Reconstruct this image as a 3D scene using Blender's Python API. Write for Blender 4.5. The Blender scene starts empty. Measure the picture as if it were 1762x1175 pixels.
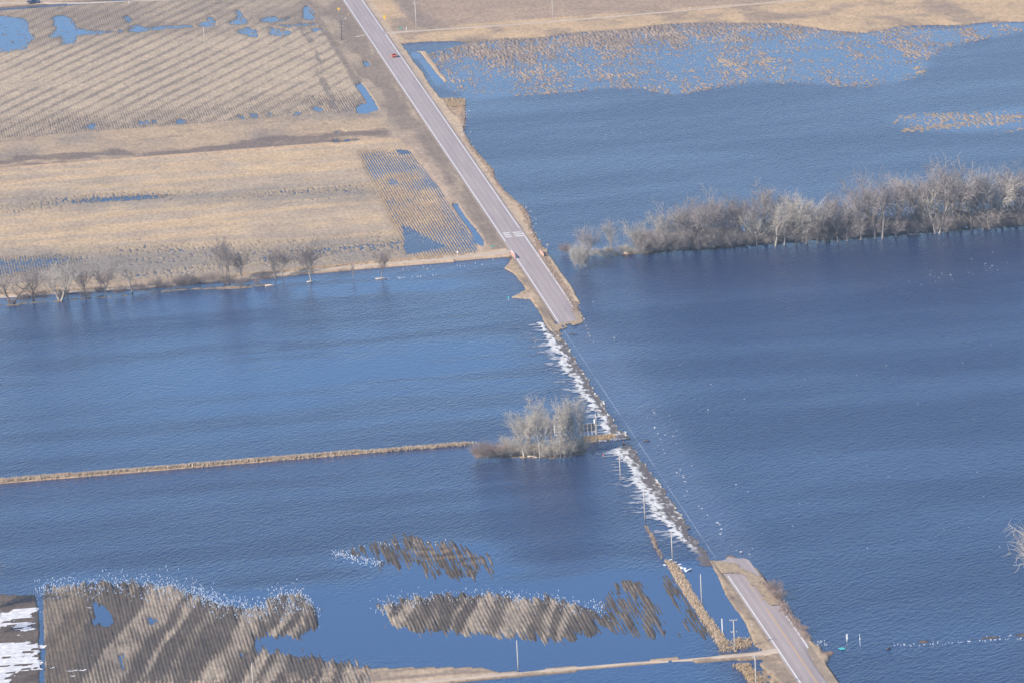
import bpy, bmesh, math, random
import numpy as np
from mathutils import Vector, Matrix

# ---------------------------------------------------------------- camera, sky, sun, exposure
SC = bpy.context.scene
F_PX, PCX, PCY = 10000.0, 881.0, 587.5            # focal length and centre in pixels of the 1762 px photograph
PITCH, ROLL, AZ = 0.2119687, -0.0566193, 0.1138879
CAM = np.array([-218.551, -1761.400, 374.102])     # metres; the highway runs along +Y with its centre line on x = 0


def cam_axes():
    f = np.array([0, math.cos(PITCH), -math.sin(PITCH)])
    right = np.array([1.0, 0, 0])
    up = np.cross(right, f)
    c, s = math.cos(ROLL), math.sin(ROLL)
    r2, u2 = right * c + up * s, up * c - right * s
    M = np.array([[math.cos(AZ), math.sin(AZ), 0], [-math.sin(AZ), math.cos(AZ), 0], [0, 0, 1.0]])
    return M @ r2, M @ u2, M @ f


AX_R, AX_U, AX_F = cam_axes()
cd = bpy.data.cameras.new('camera')
cd.sensor_width = 36.0
cd.lens = 36.0 * F_PX / 1762.0
cd.clip_start, cd.clip_end = 10.0, 30000.0
cam = bpy.data.objects.new('camera', cd)
SC.collection.objects.link(cam)
m4 = Matrix.Identity(4)
for i in range(3):
    m4[i][0], m4[i][1], m4[i][2], m4[i][3] = AX_R[i], AX_U[i], -AX_F[i], CAM[i]
cam.matrix_world = m4
SC.camera = cam

SUN_ROT, SUN_EL = math.radians(241.5), math.radians(32)
world = bpy.data.worlds.new('World')
SC.world = world
world.use_nodes = True
wn = world.node_tree
sky = wn.nodes.new('ShaderNodeTexSky')
sky.sky_type = 'NISHITA'
sky.sun_disc = False
sky.sun_elevation, sky.sun_rotation = SUN_EL, SUN_ROT
sky.altitude = 300
sky.air_density, sky.dust_density, sky.ozone_density = 1.0, 0.2, 6.0
wn.links.new(sky.outputs[0], wn.nodes['Background'].inputs[0])
wn.nodes['Background'].inputs[1].default_value = 0.112
sl = bpy.data.lights.new('sun', 'SUN')
sl.energy, sl.angle, sl.color = 4.6, math.radians(0.5), (1.0, 0.88, 0.74)
sun = bpy.data.objects.new('sun', sl)
SC.collection.objects.link(sun)
sdir = Vector((math.sin(SUN_ROT) * math.cos(SUN_EL), math.cos(SUN_ROT) * math.cos(SUN_EL), math.sin(SUN_EL)))
sun.rotation_euler = sdir.to_track_quat('Z', 'Y').to_euler()
SC.view_settings.view_transform = 'Standard'
SC.view_settings.look = 'None'
SC.view_settings.gamma = 1.0
SC.view_settings.exposure = 0.70
HAZE = 0.000050                                     # density of the air, per metre

# ---------------------------------------------------------------- helpers
COL = SC.collection
RND = random.Random(7)


def gp(px, py, z=0.0):
    """ground point (metres) that the photograph shows at this pixel"""
    d = AX_F + (px - PCX) / F_PX * AX_R - (py - PCY) / F_PX * AX_U
    t = (z - CAM[2]) / d[2]
    q = CAM + d * t
    return float(q[0]), float(q[1])


def gpoly(pts):
    return [gp(*q) for q in pts]


def mscale(px, py):
    """pixels per metre at a ground pixel"""
    x, y = gp(px, py)
    return F_PX / math.dist((x, y, 0), CAM)


def tag(o, label=None, cat=None, group=None, kind=None):
    for k, v in (('label', label), ('category', cat), ('group', group), ('kind', kind)):
        if v:
            o[k] = v
    return o


def empty(name, loc, rz=0.0):
    o = bpy.data.objects.new(name, None)
    o.location = loc
    o.rotation_euler = (0, 0, rz)
    COL.objects.link(o)
    return o


class MB:
    """collects faces for ONE mesh object"""

    def __init__(self):
        self.v, self.f = [], []

    def add(self, vs, fs):
        b = len(self.v)
        self.v.extend(tuple(map(float, q)) for q in vs)
        self.f.extend(tuple(i + b for i in q) for q in fs)
        return self

    def box(self, c, s, rz=0.0, bevel=0.0, taper=1.0):
        x, y, z = s[0] / 2, s[1] / 2, s[2] / 2
        vs = []
        for sz in (-1, 1):
            k = taper if sz > 0 else 1.0
            for sx, sy in ((-1, -1), (1, -1), (1, 1), (-1, 1)):
                vx, vy = sx * x * k, sy * y * k
                vs.append((c[0] + vx * math.cos(rz) - vy * math.sin(rz), c[1] + vx * math.sin(rz) + vy * math.cos(rz), c[2] + sz * z))
        return self.add(vs, [(3, 2, 1, 0), (4, 5, 6, 7), (0, 1, 5, 4), (1, 2, 6, 5), (2, 3, 7, 6), (3, 0, 4, 7)])

    def tube(self, pts, rads, n=6, cap=True):
        b = len(self.v)
        pts = [Vector(q) for q in pts]
        for i, q in enumerate(pts):
            d = (pts[min(i + 1, len(pts) - 1)] - pts[max(i - 1, 0)])
            d = d.normalized() if d.length > 1e-9 else Vector((0, 0, 1))
            a = d.cross(Vector((0.31, 0.95, 0.05)))
            if a.length < 0.05:
                a = d.cross(Vector((1, 0, 0)))
            a.normalize()
            c = d.cross(a)
            for k in range(n):
                t = 2 * math.pi * k / n
                w = q + (a * math.cos(t) + c * math.sin(t)) * rads[i]
                self.v.append((w.x, w.y, w.z))
        for i in range(len(pts) - 1):
            for k in range(n):
                k2 = (k + 1) % n
                self.f.append((b + i * n + k, b + i * n + k2, b + (i + 1) * n + k2, b + (i + 1) * n + k))
        if cap:
            self.f.append(tuple(b + k for k in reversed(range(n))))
            self.f.append(tuple(b + (len(pts) - 1) * n + k for k in range(n)))
        return self

    def prism(self, outline, axis, lo, hi):
        """outline (2D) extruded; axis 'x': outline is (y, z) from x=lo to hi; 'y': outline is (x, z); 'z': outline is (x, y)"""
        def P(q, t):
            return {'x': (t, q[0], q[1]), 'y': (q[0], t, q[1]), 'z': (q[0], q[1], t)}[axis]
        n = len(outline)
        vs = [P(q, lo) for q in outline] + [P(q, hi) for q in outline]
        fs = [tuple(range(n))[::-1], tuple(range(n, 2 * n))] + [(i, (i + 1) % n, n + (i + 1) % n, n + i) for i in range(n)]
        return self.add(vs, fs)

    def mesh(self, name, mat, smooth=False):
        me = bpy.data.meshes.new(name)
        me.from_pydata(self.v, [], self.f)
        if mat:
            me.materials.append(mat)
        if smooth:
            me.polygons.foreach_set('use_smooth', np.ones(len(me.polygons), bool))
        me.update()
        return me

    def build(self, name, mat, parent=None, smooth=False, recalc=True):
        me = self.mesh(name, mat, smooth)
        if recalc and len(me.vertices) < 3000:
            bm = bmesh.new()
            bm.from_mesh(me)
            bmesh.ops.recalc_face_normals(bm, faces=bm.faces)
            bm.to_mesh(me)
            bm.free()
        o = bpy.data.objects.new(name, me)
        COL.objects.link(o)
        if parent:
            o.parent = parent
        return o


def copy_tree(o, parent=None):
    c = o.copy()
    COL.objects.link(c)
    c.parent = parent
    for ch in list(o.children):
        copy_tree(ch, c)
    return c


def grid_mesh(name, xs, ys, Z, mat, attrs=None, colors=None, keep=None):
    """one sheet over a rectilinear grid; Z[row y, col x]"""
    nx, ny = len(xs), len(ys)
    co = np.empty((ny, nx, 3), np.float32)
    co[..., 0], co[..., 1], co[..., 2] = xs[None, :], ys[:, None], Z
    idx = np.arange(nx * ny, dtype=np.int32).reshape(ny, nx)
    q = np.stack([idx[:-1, :-1], idx[:-1, 1:], idx[1:, 1:], idx[1:, :-1]], -1)
    q = q[keep] if keep is not None else q.reshape(-1, 4)
    me = bpy.data.meshes.new(name)
    me.vertices.add(nx * ny)
    me.vertices.foreach_set('co', co.ravel())
    me.loops.add(q.size)
    me.loops.foreach_set('vertex_index', q.ravel())
    me.polygons.add(len(q))
    me.polygons.foreach_set('loop_start', np.arange(0, q.size, 4, dtype=np.int32))
    me.polygons.foreach_set('use_smooth', np.ones(len(q), bool))
    for k, a in (attrs or {}).items():
        at = me.attributes.new(k, 'FLOAT', 'POINT')
        at.data.foreach_set('value', np.ascontiguousarray(a, np.float32).ravel())
    for k, a in (colors or {}).items():
        at = me.attributes.new(k, 'FLOAT_COLOR', 'POINT')
        b = np.ones((ny, nx, 4), np.float32)
        b[..., :3] = a
        at.data.foreach_set('color', b.ravel())
    me.materials.append(mat)
    me.update(calc_edges=True)
    me.validate()
    o = bpy.data.objects.new(name, me)
    COL.objects.link(o)
    return o


# ---------------------------------------------------------------- materials
def mat_new(name):
    m = bpy.data.materials.new(name)
    m.use_nodes = True
    return m, m.node_tree, m.node_tree.nodes['Principled BSDF']


def noise_node(nt, scale, detail=4, rough=0.6, vec=None, mapscale=None, rot=0.0, tex=False):
    n = nt.nodes.new('ShaderNodeTexNoise')
    n.inputs['Scale'].default_value = scale
    n.inputs['Detail'].default_value = detail
    n.inputs['Roughness'].default_value = rough
    tc = nt.nodes.new('ShaderNodeTexCoord')
    mp = nt.nodes.new('ShaderNodeMapping')
    mp.vector_type = 'TEXTURE' if tex else 'POINT'
    mp.inputs['Scale'].default_value = mapscale or (1, 1, 1)
    mp.inputs['Rotation'].default_value = (0, 0, rot)
    nt.links.new(tc.outputs['Object'], mp.inputs['Vector'])
    nt.links.new(mp.outputs[0], n.inputs['Vector'])
    return n


def ramp_node(nt, fac, stops):
    r = nt.nodes.new('ShaderNodeValToRGB')
    els = r.color_ramp.elements
    while len(els) < len(stops):
        els.new(0.5)
    for e, (p, c) in zip(els, stops):
        e.position = p
        e.color = (*c, 1) if len(c) == 3 else c
    nt.links.new(fac, r.inputs[0])
    return r


def mat_noise(name, c1, c2, scale=3.0, rough=0.8, metal=0.0, bump=0.0):
    m, nt, b = mat_new(name)
    n = noise_node(nt, scale)
    r = ramp_node(nt, n.outputs[0], [(0.3, c1), (0.7, c2)])
    nt.links.new(r.outputs[0], b.inputs['Base Color'])
    b.inputs['Roughness'].default_value = rough
    b.inputs['Metallic'].default_value = metal
    if bump:
        bp = nt.nodes.new('ShaderNodeBump')
        bp.inputs['Strength'].default_value = bump
        bp.inputs['Distance'].default_value = 0.05
        nt.links.new(n.outputs[0], bp.inputs['Height'])
        nt.links.new(bp.outputs[0], b.inputs['Normal'])
    return m


def mat_rand(name, c1, c2, rough=0.9, scale=0.8):
    """colour varies from object to object and through each object"""
    m, nt, b = mat_new(name)
    oi = nt.nodes.new('ShaderNodeObjectInfo')
    n = noise_node(nt, scale, 3)
    ad = nt.nodes.new('ShaderNodeMath')
    ad.operation = 'MULTIPLY_ADD'
    ad.inputs[1].default_value = 0.6
    nt.links.new(oi.outputs['Random'], ad.inputs[0])
    mu = nt.nodes.new('ShaderNodeMath')
    mu.operation = 'MULTIPLY'
    mu.inputs[1].default_value = 0.45
    nt.links.new(n.outputs[0], mu.inputs[0])
    nt.links.new(mu.outputs[0], ad.inputs[2])
    r = ramp_node(nt, ad.outputs[0], [(0.15, c1), (0.85, c2)])
    nt.links.new(r.outputs[0], b.inputs['Base Color'])
    b.inputs['Roughness'].default_value = rough
    return m


def mat_ground():
    m, nt, b = mat_new('field_soil_and_residue')
    at = nt.nodes.new('ShaderNodeAttribute')
    at.attribute_name = 'albedo'
    n1 = noise_node(nt, 0.9, 5, 0.7, mapscale=(1, 0.35, 1))
    n2 = noise_node(nt, 0.06, 4, 0.6)
    r1 = ramp_node(nt, n1.outputs[0], [(0.25, (0.62, 0.62, 0.62)), (0.75, (1.38, 1.38, 1.38))])
    r2 = ramp_node(nt, n2.outputs[0], [(0.3, (0.86, 0.86, 0.88)), (0.7, (1.12, 1.11, 1.08))])
    for a, bb, out in ((at.outputs['Color'], r1.outputs[0], None),):
        mx = nt.nodes.new('ShaderNodeMix')
        mx.data_type, mx.blend_type = 'RGBA', 'MULTIPLY'
        mx.inputs[0].default_value = 1.0
        nt.links.new(a, mx.inputs[6])
        nt.links.new(bb, mx.inputs[7])
    my = nt.nodes.new('ShaderNodeMix')
    my.data_type, my.blend_type = 'RGBA', 'MULTIPLY'
    my.inputs[0].default_value = 1.0
    nt.links.new(mx.outputs[2], my.inputs[6])
    nt.links.new(r2.outputs[0], my.inputs[7])
    nt.links.new(my.outputs[2], b.inputs['Base Color'])
    b.inputs['Roughness'].default_value = 0.95
    b.inputs['Specular IOR Level'].default_value = 0.15
    return m


def mat_water():
    m, nt, b = mat_new('flood_water')
    at = nt.nodes.new('ShaderNodeAttribute')
    at.attribute_name = 'ruffle'
    bed = nt.nodes.new('ShaderNodeAttribute')
    bed.attribute_name = 'bed'  # water base colour; calm parts carry a painted sky sheen
    # wind lanes: long patches of rougher and calmer water lying across the wind
    lane = noise_node(nt, 0.022, 4, 0.55, mapscale=(0.28, 1, 1), rot=0.03)
    lr = ramp_node(nt, lane.outputs[0], [(0.34, (0.62, 0.62, 0.62)), (0.66, (1.22, 1.22, 1.22))])
    mul = nt.nodes.new('ShaderNodeMath')
    mul.operation = 'MULTIPLY'
    nt.links.new(lr.outputs[0], mul.inputs[0])
    nt.links.new(at.outputs['Fac'], mul.inputs[1])
    w1 = noise_node(nt, 0.78, 3, 0.62, mapscale=(2.1, 1.0, 1), rot=1.0, tex=True)
    w2 = noise_node(nt, 0.13, 2, 0.5, mapscale=(2.4, 1.0, 1), rot=0.9, tex=True)
    s = nt.nodes.new('ShaderNodeMath')
    s.operation = 'MULTIPLY_ADD'
    s.inputs[1].default_value = 0.5
    nt.links.new(w2.outputs[0], s.inputs[0])
    nt.links.new(w1.outputs[0], s.inputs[2])
    ct = nt.nodes.new('ShaderNodeMath')
    ct.operation = 'SUBTRACT'
    ct.inputs[1].default_value = 0.75
    nt.links.new(s.outputs[0], ct.inputs[0])
    h = nt.nodes.new('ShaderNodeMath')
    h.operation = 'MULTIPLY'
    nt.links.new(ct.outputs[0], h.inputs[0])
    nt.links.new(mul.outputs[0], h.inputs[1])
    bp = nt.nodes.new('ShaderNodeBump')
    bp.inputs['Strength'].default_value = 1.0
    bp.inputs['Distance'].default_value = WAVE
    nt.links.new(h.outputs[0], bp.inputs['Height'])
    nt.links.new(bp.outputs[0], b.inputs['Normal'])
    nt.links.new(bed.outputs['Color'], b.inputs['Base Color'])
    rg = nt.nodes.new('ShaderNodeMath')
    rg.operation = 'MULTIPLY_ADD'
    rg.inputs[1].default_value = 0.12
    rg.inputs[2].default_value = 0.04
    nt.links.new(mul.outputs[0], rg.inputs[0])
    nt.links.new(rg.outputs[0], b.inputs['Roughness'])
    b.inputs['IOR'].default_value = 1.333
    # chopped-up water turns less of its face to the low sky than sheltered water
    sp = nt.nodes.new('ShaderNodeMapRange')
    sp.inputs['From Min'].default_value, sp.inputs['From Max'].default_value = 0.0, 1.0
    sp.inputs['To Min'].default_value, sp.inputs['To Max'].default_value = 1.0, 0.30
    nt.links.new(mul.outputs[0], sp.inputs['Value'])
    nt.links.new(sp.outputs[0], b.inputs['Specular IOR Level'])
    return m


WAVE = 0.52
M = {}
M['ground'] = mat_ground()
M['water'] = mat_water()
M['white_paint'] = mat_noise('worn_white_paint', (0.55, 0.54, 0.52), (0.86, 0.85, 0.83), 1.5, 0.7)
M['wet_paint'] = mat_noise('paint_under_a_film_of_water', (0.28, 0.31, 0.38), (0.50, 0.53, 0.60), 0.4, 0.25)
M['yellow_paint'] = mat_noise('worn_yellow_paint', (0.52, 0.33, 0.16), (0.75, 0.42, 0.08), 0.5, 0.7)
M['gravel'] = mat_noise('pale_gravel', (0.40, 0.32, 0.25), (0.54, 0.44, 0.34), 0.35, 0.95)
M['bark'] = mat_rand('grey_bark', (0.13, 0.105, 0.09), (0.46, 0.41, 0.35), 0.95, 0.5)
M['dark_bark'] = mat_rand('dark_bark', (0.06, 0.05, 0.045), (0.15, 0.125, 0.105), 0.95)
M['pale_bark'] = mat_rand('pale_bark', (0.33, 0.30, 0.26), (0.50, 0.46, 0.41), 0.9)
M['twig_mauve'] = mat_rand('mauve_twigs', (0.235, 0.205, 0.198), (0.36, 0.318, 0.30), 0.95)
M['twig_dark'] = mat_rand('dark_grey_twigs', (0.165, 0.14, 0.135), (0.27, 0.228, 0.21), 0.95)
M['twig_tan'] = mat_rand('tan_twigs', (0.42, 0.385, 0.335), (0.55, 0.505, 0.44), 0.95)
M['twig_red'] = mat_rand('red_brown_twigs', (0.28, 0.212, 0.185), (0.38, 0.295, 0.255), 0.95)
M['dry_grass'] = mat_noise('dry_grass', (0.33, 0.24, 0.14), (0.52, 0.40, 0.26), 0.7, 0.95)
M['pale_grass'] = mat_noise('pale_dead_grass', (0.40, 0.315, 0.225), (0.55, 0.445, 0.33), 0.7, 0.95)
M['rust_grass'] = mat_noise('rusty_sedge', (0.27, 0.15, 0.09), (0.44, 0.27, 0.16), 0.9, 0.95)
M['stubble'] = mat_noise('grey_drowned_stubble', (0.26, 0.215, 0.185), (0.42, 0.34, 0.275), 0.9, 0.95)
M['reed'] = mat_noise('brown_reeds', (0.27, 0.20, 0.155), (0.43, 0.33, 0.25), 0.9, 0.95)
M['wood_pole'] = mat_noise('weathered_pole_wood', (0.36, 0.33, 0.30), (0.55, 0.51, 0.47), 2.0, 0.85)
M['galv'] = mat_noise('galvanised_steel', (0.42, 0.43, 0.44), (0.58, 0.59, 0.60), 4.0, 0.45, 0.6)
M['insulator'] = mat_noise('glazed_insulator', (0.50, 0.50, 0.50), (0.65, 0.65, 0.66), 5, 0.3)
M['white_plastic'] = mat_noise('white_enamel', (0.70, 0.70, 0.68), (0.84, 0.84, 0.82), 3, 0.5)
M['sign_yellow'] = mat_noise('sign_yellow', (0.78, 0.46, 0.02), (0.85, 0.53, 0.04), 2, 0.45)
M['sign_green'] = mat_noise('sign_green', (0.04, 0.30, 0.22), (0.07, 0.40, 0.30), 2, 0.45)
M['sign_teal'] = mat_noise('sign_teal', (0.05, 0.44, 0.44), (0.10, 0.55, 0.53), 2, 0.5)
M['sign_back'] = mat_noise('dull_sign_back', (0.42, 0.38, 0.34), (0.55, 0.50, 0.45), 3, 0.6)
M['orange'] = mat_noise('safety_orange', (0.80, 0.13, 0.03), (0.88, 0.20, 0.06), 2, 0.5)
M['barr_white'] = mat_noise('barricade_white', (0.75, 0.73, 0.70), (0.85, 0.83, 0.80), 2, 0.5)
M['board_dark'] = mat_noise('weathered_dark_boards', (0.045, 0.045, 0.055), (0.10, 0.095, 0.10), 1.5, 0.85)
M['car_orange'] = mat_noise('orange_red_car_paint', (0.60, 0.11, 0.04), (0.66, 0.13, 0.05), 0.3, 0.25)
M['truck_blue'] = mat_noise('navy_truck_paint', (0.012, 0.035, 0.095), (0.018, 0.045, 0.12), 0.3, 0.25)
M['glass'] = mat_noise('tinted_window_glass', (0.02, 0.025, 0.03), (0.03, 0.035, 0.04), 1, 0.08)
M['tyre'] = mat_noise('tyre_rubber', (0.02, 0.02, 0.02), (0.035, 0.035, 0.035), 6, 0.85)
M['rim'] = mat_noise('wheel_rim_alloy', (0.5, 0.5, 0.52), (0.62, 0.62, 0.64), 5, 0.3, 0.8)
M['lamp_red'] = mat_noise('red_lamp_lens', (0.45, 0.02, 0.02), (0.55, 0.03, 0.03), 3, 0.2)
M['lamp_clear'] = mat_noise('clear_lamp_lens', (0.75, 0.75, 0.72), (0.85, 0.85, 0.82), 3, 0.15)
M['ice'] = mat_noise('old_ice', (0.50, 0.53, 0.57), (0.78, 0.80, 0.82), 1.2, 0.5)
M['froth'] = mat_noise('grey_white_froth', (0.34, 0.40, 0.50), (0.62, 0.66, 0.72), 1.2, 0.6)
M['log'] = mat_noise('wet_log', (0.05, 0.04, 0.035), (0.12, 0.09, 0.07), 2.0, 0.7)
M['pale_log'] = mat_noise('bleached_log', (0.50, 0.43, 0.34), (0.68, 0.60, 0.50), 2.0, 0.9)
M['rock'] = mat_noise('pale_riprap', (0.26, 0.25, 0.235), (0.44, 0.42, 0.40), 1.2, 0.9)

# ---------------------------------------------------------------- the terrain: one sheet, painted region by region
def steps_out(start, n, first, k):
    out, d = [], first
    for _ in range(n):
        start += d
        out.append(start)
        d *= k
    return out


xs_in = np.arange(-226, 290.1, 0.31)
ys_in = np.arange(-500, 801, 1.5)
XS = np.array(sorted([-q for q in steps_out(226, 16, 2, 1.6)]) + list(xs_in) + steps_out(xs_in[-1], 16, 2, 1.6), np.float64)
YS = np.array(sorted([-q for q in steps_out(500, 16, 2, 1.6)]) + list(ys_in) + steps_out(ys_in[-1], 16, 2, 1.6), np.float64)
NX, NY = len(XS), len(YS)
X2, Y2 = np.broadcast_to(XS[None, :], (NY, NX)), np.broadcast_to(YS[:, None], (NY, NX))


def _lat(c, s, n):
    u = c / s
    i = np.floor(u).astype(np.int64)
    t = u - i
    t = t * t * (3 - 2 * t)
    return i, t.astype(np.float32)


def vnoise(xs, ys, sx, sy, seed):
    ix, tx = _lat(xs, sx, 0)
    iy, ty = _lat(ys, sy, 0)
    ix = (ix - ix.min()) % 4001
    iy = (iy - iy.min()) % 4001
    L = np.random.default_rng(seed).random((iy.max() + 2, ix.max() + 2), dtype=np.float32)
    a = L[:, ix] * (1 - tx) + L[:, ix + 1] * tx
    return a[iy] * (1 - ty)[:, None] + a[iy + 1] * ty[:, None]


def fbm(xs, ys, sx, sy, octs=4, seed=1, gain=0.55):
    out, amp, tot = 0, 1.0, 0.0
    for o in range(octs):
        out = out + amp * vnoise(xs, ys, sx / 2 ** o, sy / 2 ** o, seed * 31 + o)
        tot += amp
        amp *= gain
    return out / tot


def sstep(a, lo, hi):
    t = np.clip((a - lo) / (hi - lo), 0, 1)
    return t * t * (3 - 2 * t)


FX = lambda sx, sy, o=4, seed=1, g=0.55: fbm(XS, YS, sx, sy, o, seed, g)
WX = (FX(14, 18, 4, 5) - 0.5)
WY = (FX(16, 30, 4, 6) - 0.5)
WF = (FX(3.0, 6.0, 3, 8) - 0.5)


def inside(poly, warp=3.0, blur=1, X=None, Y=None, wx=None, wy=None):
    """0..1 mask of a ground polygon (metres) with a ragged, slightly soft edge"""
    X = X2 if X is None else X
    Y = Y2 if Y is None else Y
    wx = WX if wx is None else wx
    wy = WY if wy is None else wy
    P = np.array(poly)
    pad = warp * 2 + 4
    m = np.zeros(X.shape, np.float32)
    c0, c1 = np.searchsorted(X[0], P[:, 0].min() - pad), np.searchsorted(X[0], P[:, 0].max() + pad)
    r0, r1 = np.searchsorted(Y[:, 0], P[:, 1].min() - pad), np.searchsorted(Y[:, 0], P[:, 1].max() + pad)
    if c1 <= c0 or r1 <= r0:
        return m
    sl_ = (slice(r0, r1), slice(c0, c1))
    x, y = X[sl_] + warp * wx[sl_], Y[sl_] + 1.8 * warp * wy[sl_]
    ins = np.zeros(x.shape, bool)
    n = len(P)
    for i in range(n):
        (xa, ya), (xb, yb) = P[i], P[(i + 1) % n]
        if ya == yb:
            continue
        ins ^= ((ya > y) != (yb > y)) & (x < (xb - xa) * (y - ya) / (yb - ya) + xa)
    k = ins.astype(np.float32)
    for _ in range(blur):
        e = np.pad(k, 1, mode='edge')
        k = (e[:-2, 1:-1] + e[2:, 1:-1] + e[1:-1, :-2] + e[1:-1, 2:] + 2 * e[1:-1, 1:-1]) / 6
    m[sl_] = k
    return m


def pin(pts, warp=3.0, blur=1):
    return inside(gpoly(pts), warp, blur)


def bbox_blur(k, rx, ry, passes=2):
    for _ in range(passes):
        for ax, r in ((1, rx), (0, ry)):
            if r < 1:
                continue
            pad = [(0, 0), (0, 0)]
            pad[ax] = (r + 1, r)
            c = np.cumsum(np.pad(k, pad, mode='edge').astype(np.float64), axis=ax)
            n = 2 * r + 1
            k = ((c[:, n:] - c[:, :-n]) if ax else (c[n:] - c[:-n])).astype(np.float32) / n
    return k


def soft(pts, warp=3.0, rx=3.0, ry=6.0):
    """mask whose edge fades over rx by ry metres"""
    return bbox_blur(pin(pts, warp, 0), int(rx / 0.31), int(ry / 1.5))


H = np.full((NY, NX), -0.9, np.float32)
A = np.empty((NY, NX, 3), np.float32)
A[:] = (0.07, 0.055, 0.045)
CALM = np.zeros((NY, NX), np.float32)              # where the water lies sheltered
TAN, GOLD, GREY, DARK = (0.40, 0.31, 0.22), (0.46, 0.34, 0.205), (0.28, 0.235, 0.195), (0.115, 0.095, 0.085)
MUD, MAUVE, STRAW = (0.085, 0.07, 0.06), (0.20, 0.165, 0.15), (0.50, 0.38, 0.24)


def lay(m, h=None, col=None):
    global H, A
    if h is not None:
        H = H * (1 - m) + h * m
    if col is not None:
        c = np.asarray(col, np.float32)
        A = A * (1 - m)[..., None] + c * m[..., None]


def mixc(a, b, t):
    a, b = np.asarray(a, np.float32), np.asarray(b, np.float32)
    return a + (b - a) * np.clip(t, 0, 1)[..., None]


def half(v, edge, soft, warp=0.0):
    """1 where v > edge"""
    return sstep(v + warp, edge - soft, edge + soft)


fine = FX(1.2, 3.0, 2, 21)
med = FX(9, 18, 4, 22)
streak = FX(60, 7, 4, 23)            # streaks lying east-west
rows = 0.5 + 0.5 * np.cos(2 * np.pi * (X2 + 0.9 * (FX(40, 60, 2, 24) - 0.5)) / 0.93)

# --- north-west land, everything west of the road beyond the middle field path
nw = half(-X2, 4.0, 1.0) * half(Y2, 97, 2.5, 3 * WY)
lay(nw, 0.34 + 0.10 * (med - 0.5), mixc(TAN, GREY, (med - 0.3) * 1.5))
# middle field: golden residue with wet bluish streaks
mid = half(-X2, 13.5, 1.2, 2 * WX) * half(Y2, 108, 2) * half(-Y2, -331, 2, 2 * WY)
gold_amt = sstep(streak * 0.7 + med * 0.3, 0.42, 0.58)
lay(mid, 0.20 + 0.05 * (fine - 0.5), mixc((0.385, 0.315, 0.245), (0.475, 0.365, 0.245), gold_amt))
wetline = lambda poly, k, w=6, d=0.2: pin(poly, w, 2) * k
speck = FX(0.62, 1.7, 2, 25)
grain = FX(0.40, 1.5, 1, 26)
wet_c = soft([(0, 335), (150, 338), (330, 330), (560, 322), (700, 318), (700, 345), (560, 346), (350, 350), (200, 352), (0, 372)], 9, 12, 9)
wet_s = soft([(-40, 440), (200, 428), (480, 416), (700, 402), (830, 415), (830, 434), (640, 452), (440, 472), (250, 482), (-40, 490)], 9, 12, 12)
for wk_, st_ in ((wet_c, 0.68), (wet_s, 0.62)):
    H -= 0.30 * sstep(0.85 * grain + 0.15 * speck + 0.75 * (streak - 0.5) + 0.30 * (wk_ - 1), st_ - 0.02, st_ + 0.16) * (wk_ > 0.02)
    A = A * (1 - wk_[..., None] * np.array((0.40, 0.33, 0.20), np.float32))
H -= soft([(120, 345), (200, 340), (290, 335), (295, 340), (200, 346), (130, 350)], 3, 6, 3) * (0.34 + 0.5 * (speck - 0.5))
H -= soft([(-40, 445), (60, 441), (130, 443), (160, 452), (90, 462), (30, 478), (-40, 482)], 5, 4, 6) * (0.16 + 0.22 * (0.6 - rows) + 0.3 * (speck - 0.45))
# wet rows at the east end of that field
rowf = soft([(612, 262), (715, 256), (760, 325), (830, 418), (820, 436), (705, 440), (680, 395), (645, 320)], 3.5, 1.2, 6)
lay(rowf, None, mixc(MAUVE, GOLD, 0.25 + 0.75 * sstep(rows, 0.3, 0.6)))
wetr = sstep(FX(26, 40, 4, 31), 0.36, 0.62)
H = H * (1 - rowf) + rowf * (0.085 + 0.30 * (rows - 0.5) - 0.13 * wetr + 0.05 * sstep(Y2, 240, 300) - 0.10 * sstep(-Y2, -190, -110) - 0.05 * sstep(X2, -24, -13) + 0.22 * (speck - 0.5))
for q in ([(676, 258), (706, 258), (712, 264), (690, 266)], [(668, 308), (684, 308), (690, 316), (672, 318)], [(690, 385), (720, 400), (770, 425), (700, 438)]):
    H -= pin(q, 2.5, 1) * 0.16
# brushy strip between the two fields
strip = half(-X2, 17, 3, 6 * WX) * half(Y2, 333, 1.5, 2 * WY) * half(-Y2, -396, 1.5)
lay(strip, 0.32 + 0.2 * (med - 0.5), mixc(TAN, GREY, (FX(22, 30, 4, 33) - 0.38) * 3))
brush = strip * sstep(0.7 * FX(30, 14, 4, 34) + 0.3 * FX(5, 9, 3, 35) + 0.30 * sstep(-Y2, -362, -338), 0.60, 0.76)
lay(brush * 0.85, None, (0.155, 0.125, 0.115))
edge_path = half(-X2, 18, 3) * half(Y2, 328.5, 0.9, 1 * WY) * half(-Y2, -333, 0.9, 1 * WY)
lay(edge_path, 0.4, (0.47, 0.35, 0.24))
for q in ([(565, 240), (600, 238), (628, 240), (600, 247), (575, 246)], [(570, 224), (590, 222), (600, 228), (580, 231)]):
    H -= pin(q, 4, 2) * (0.25 + 0.25 * (fine - 0.3))
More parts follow.
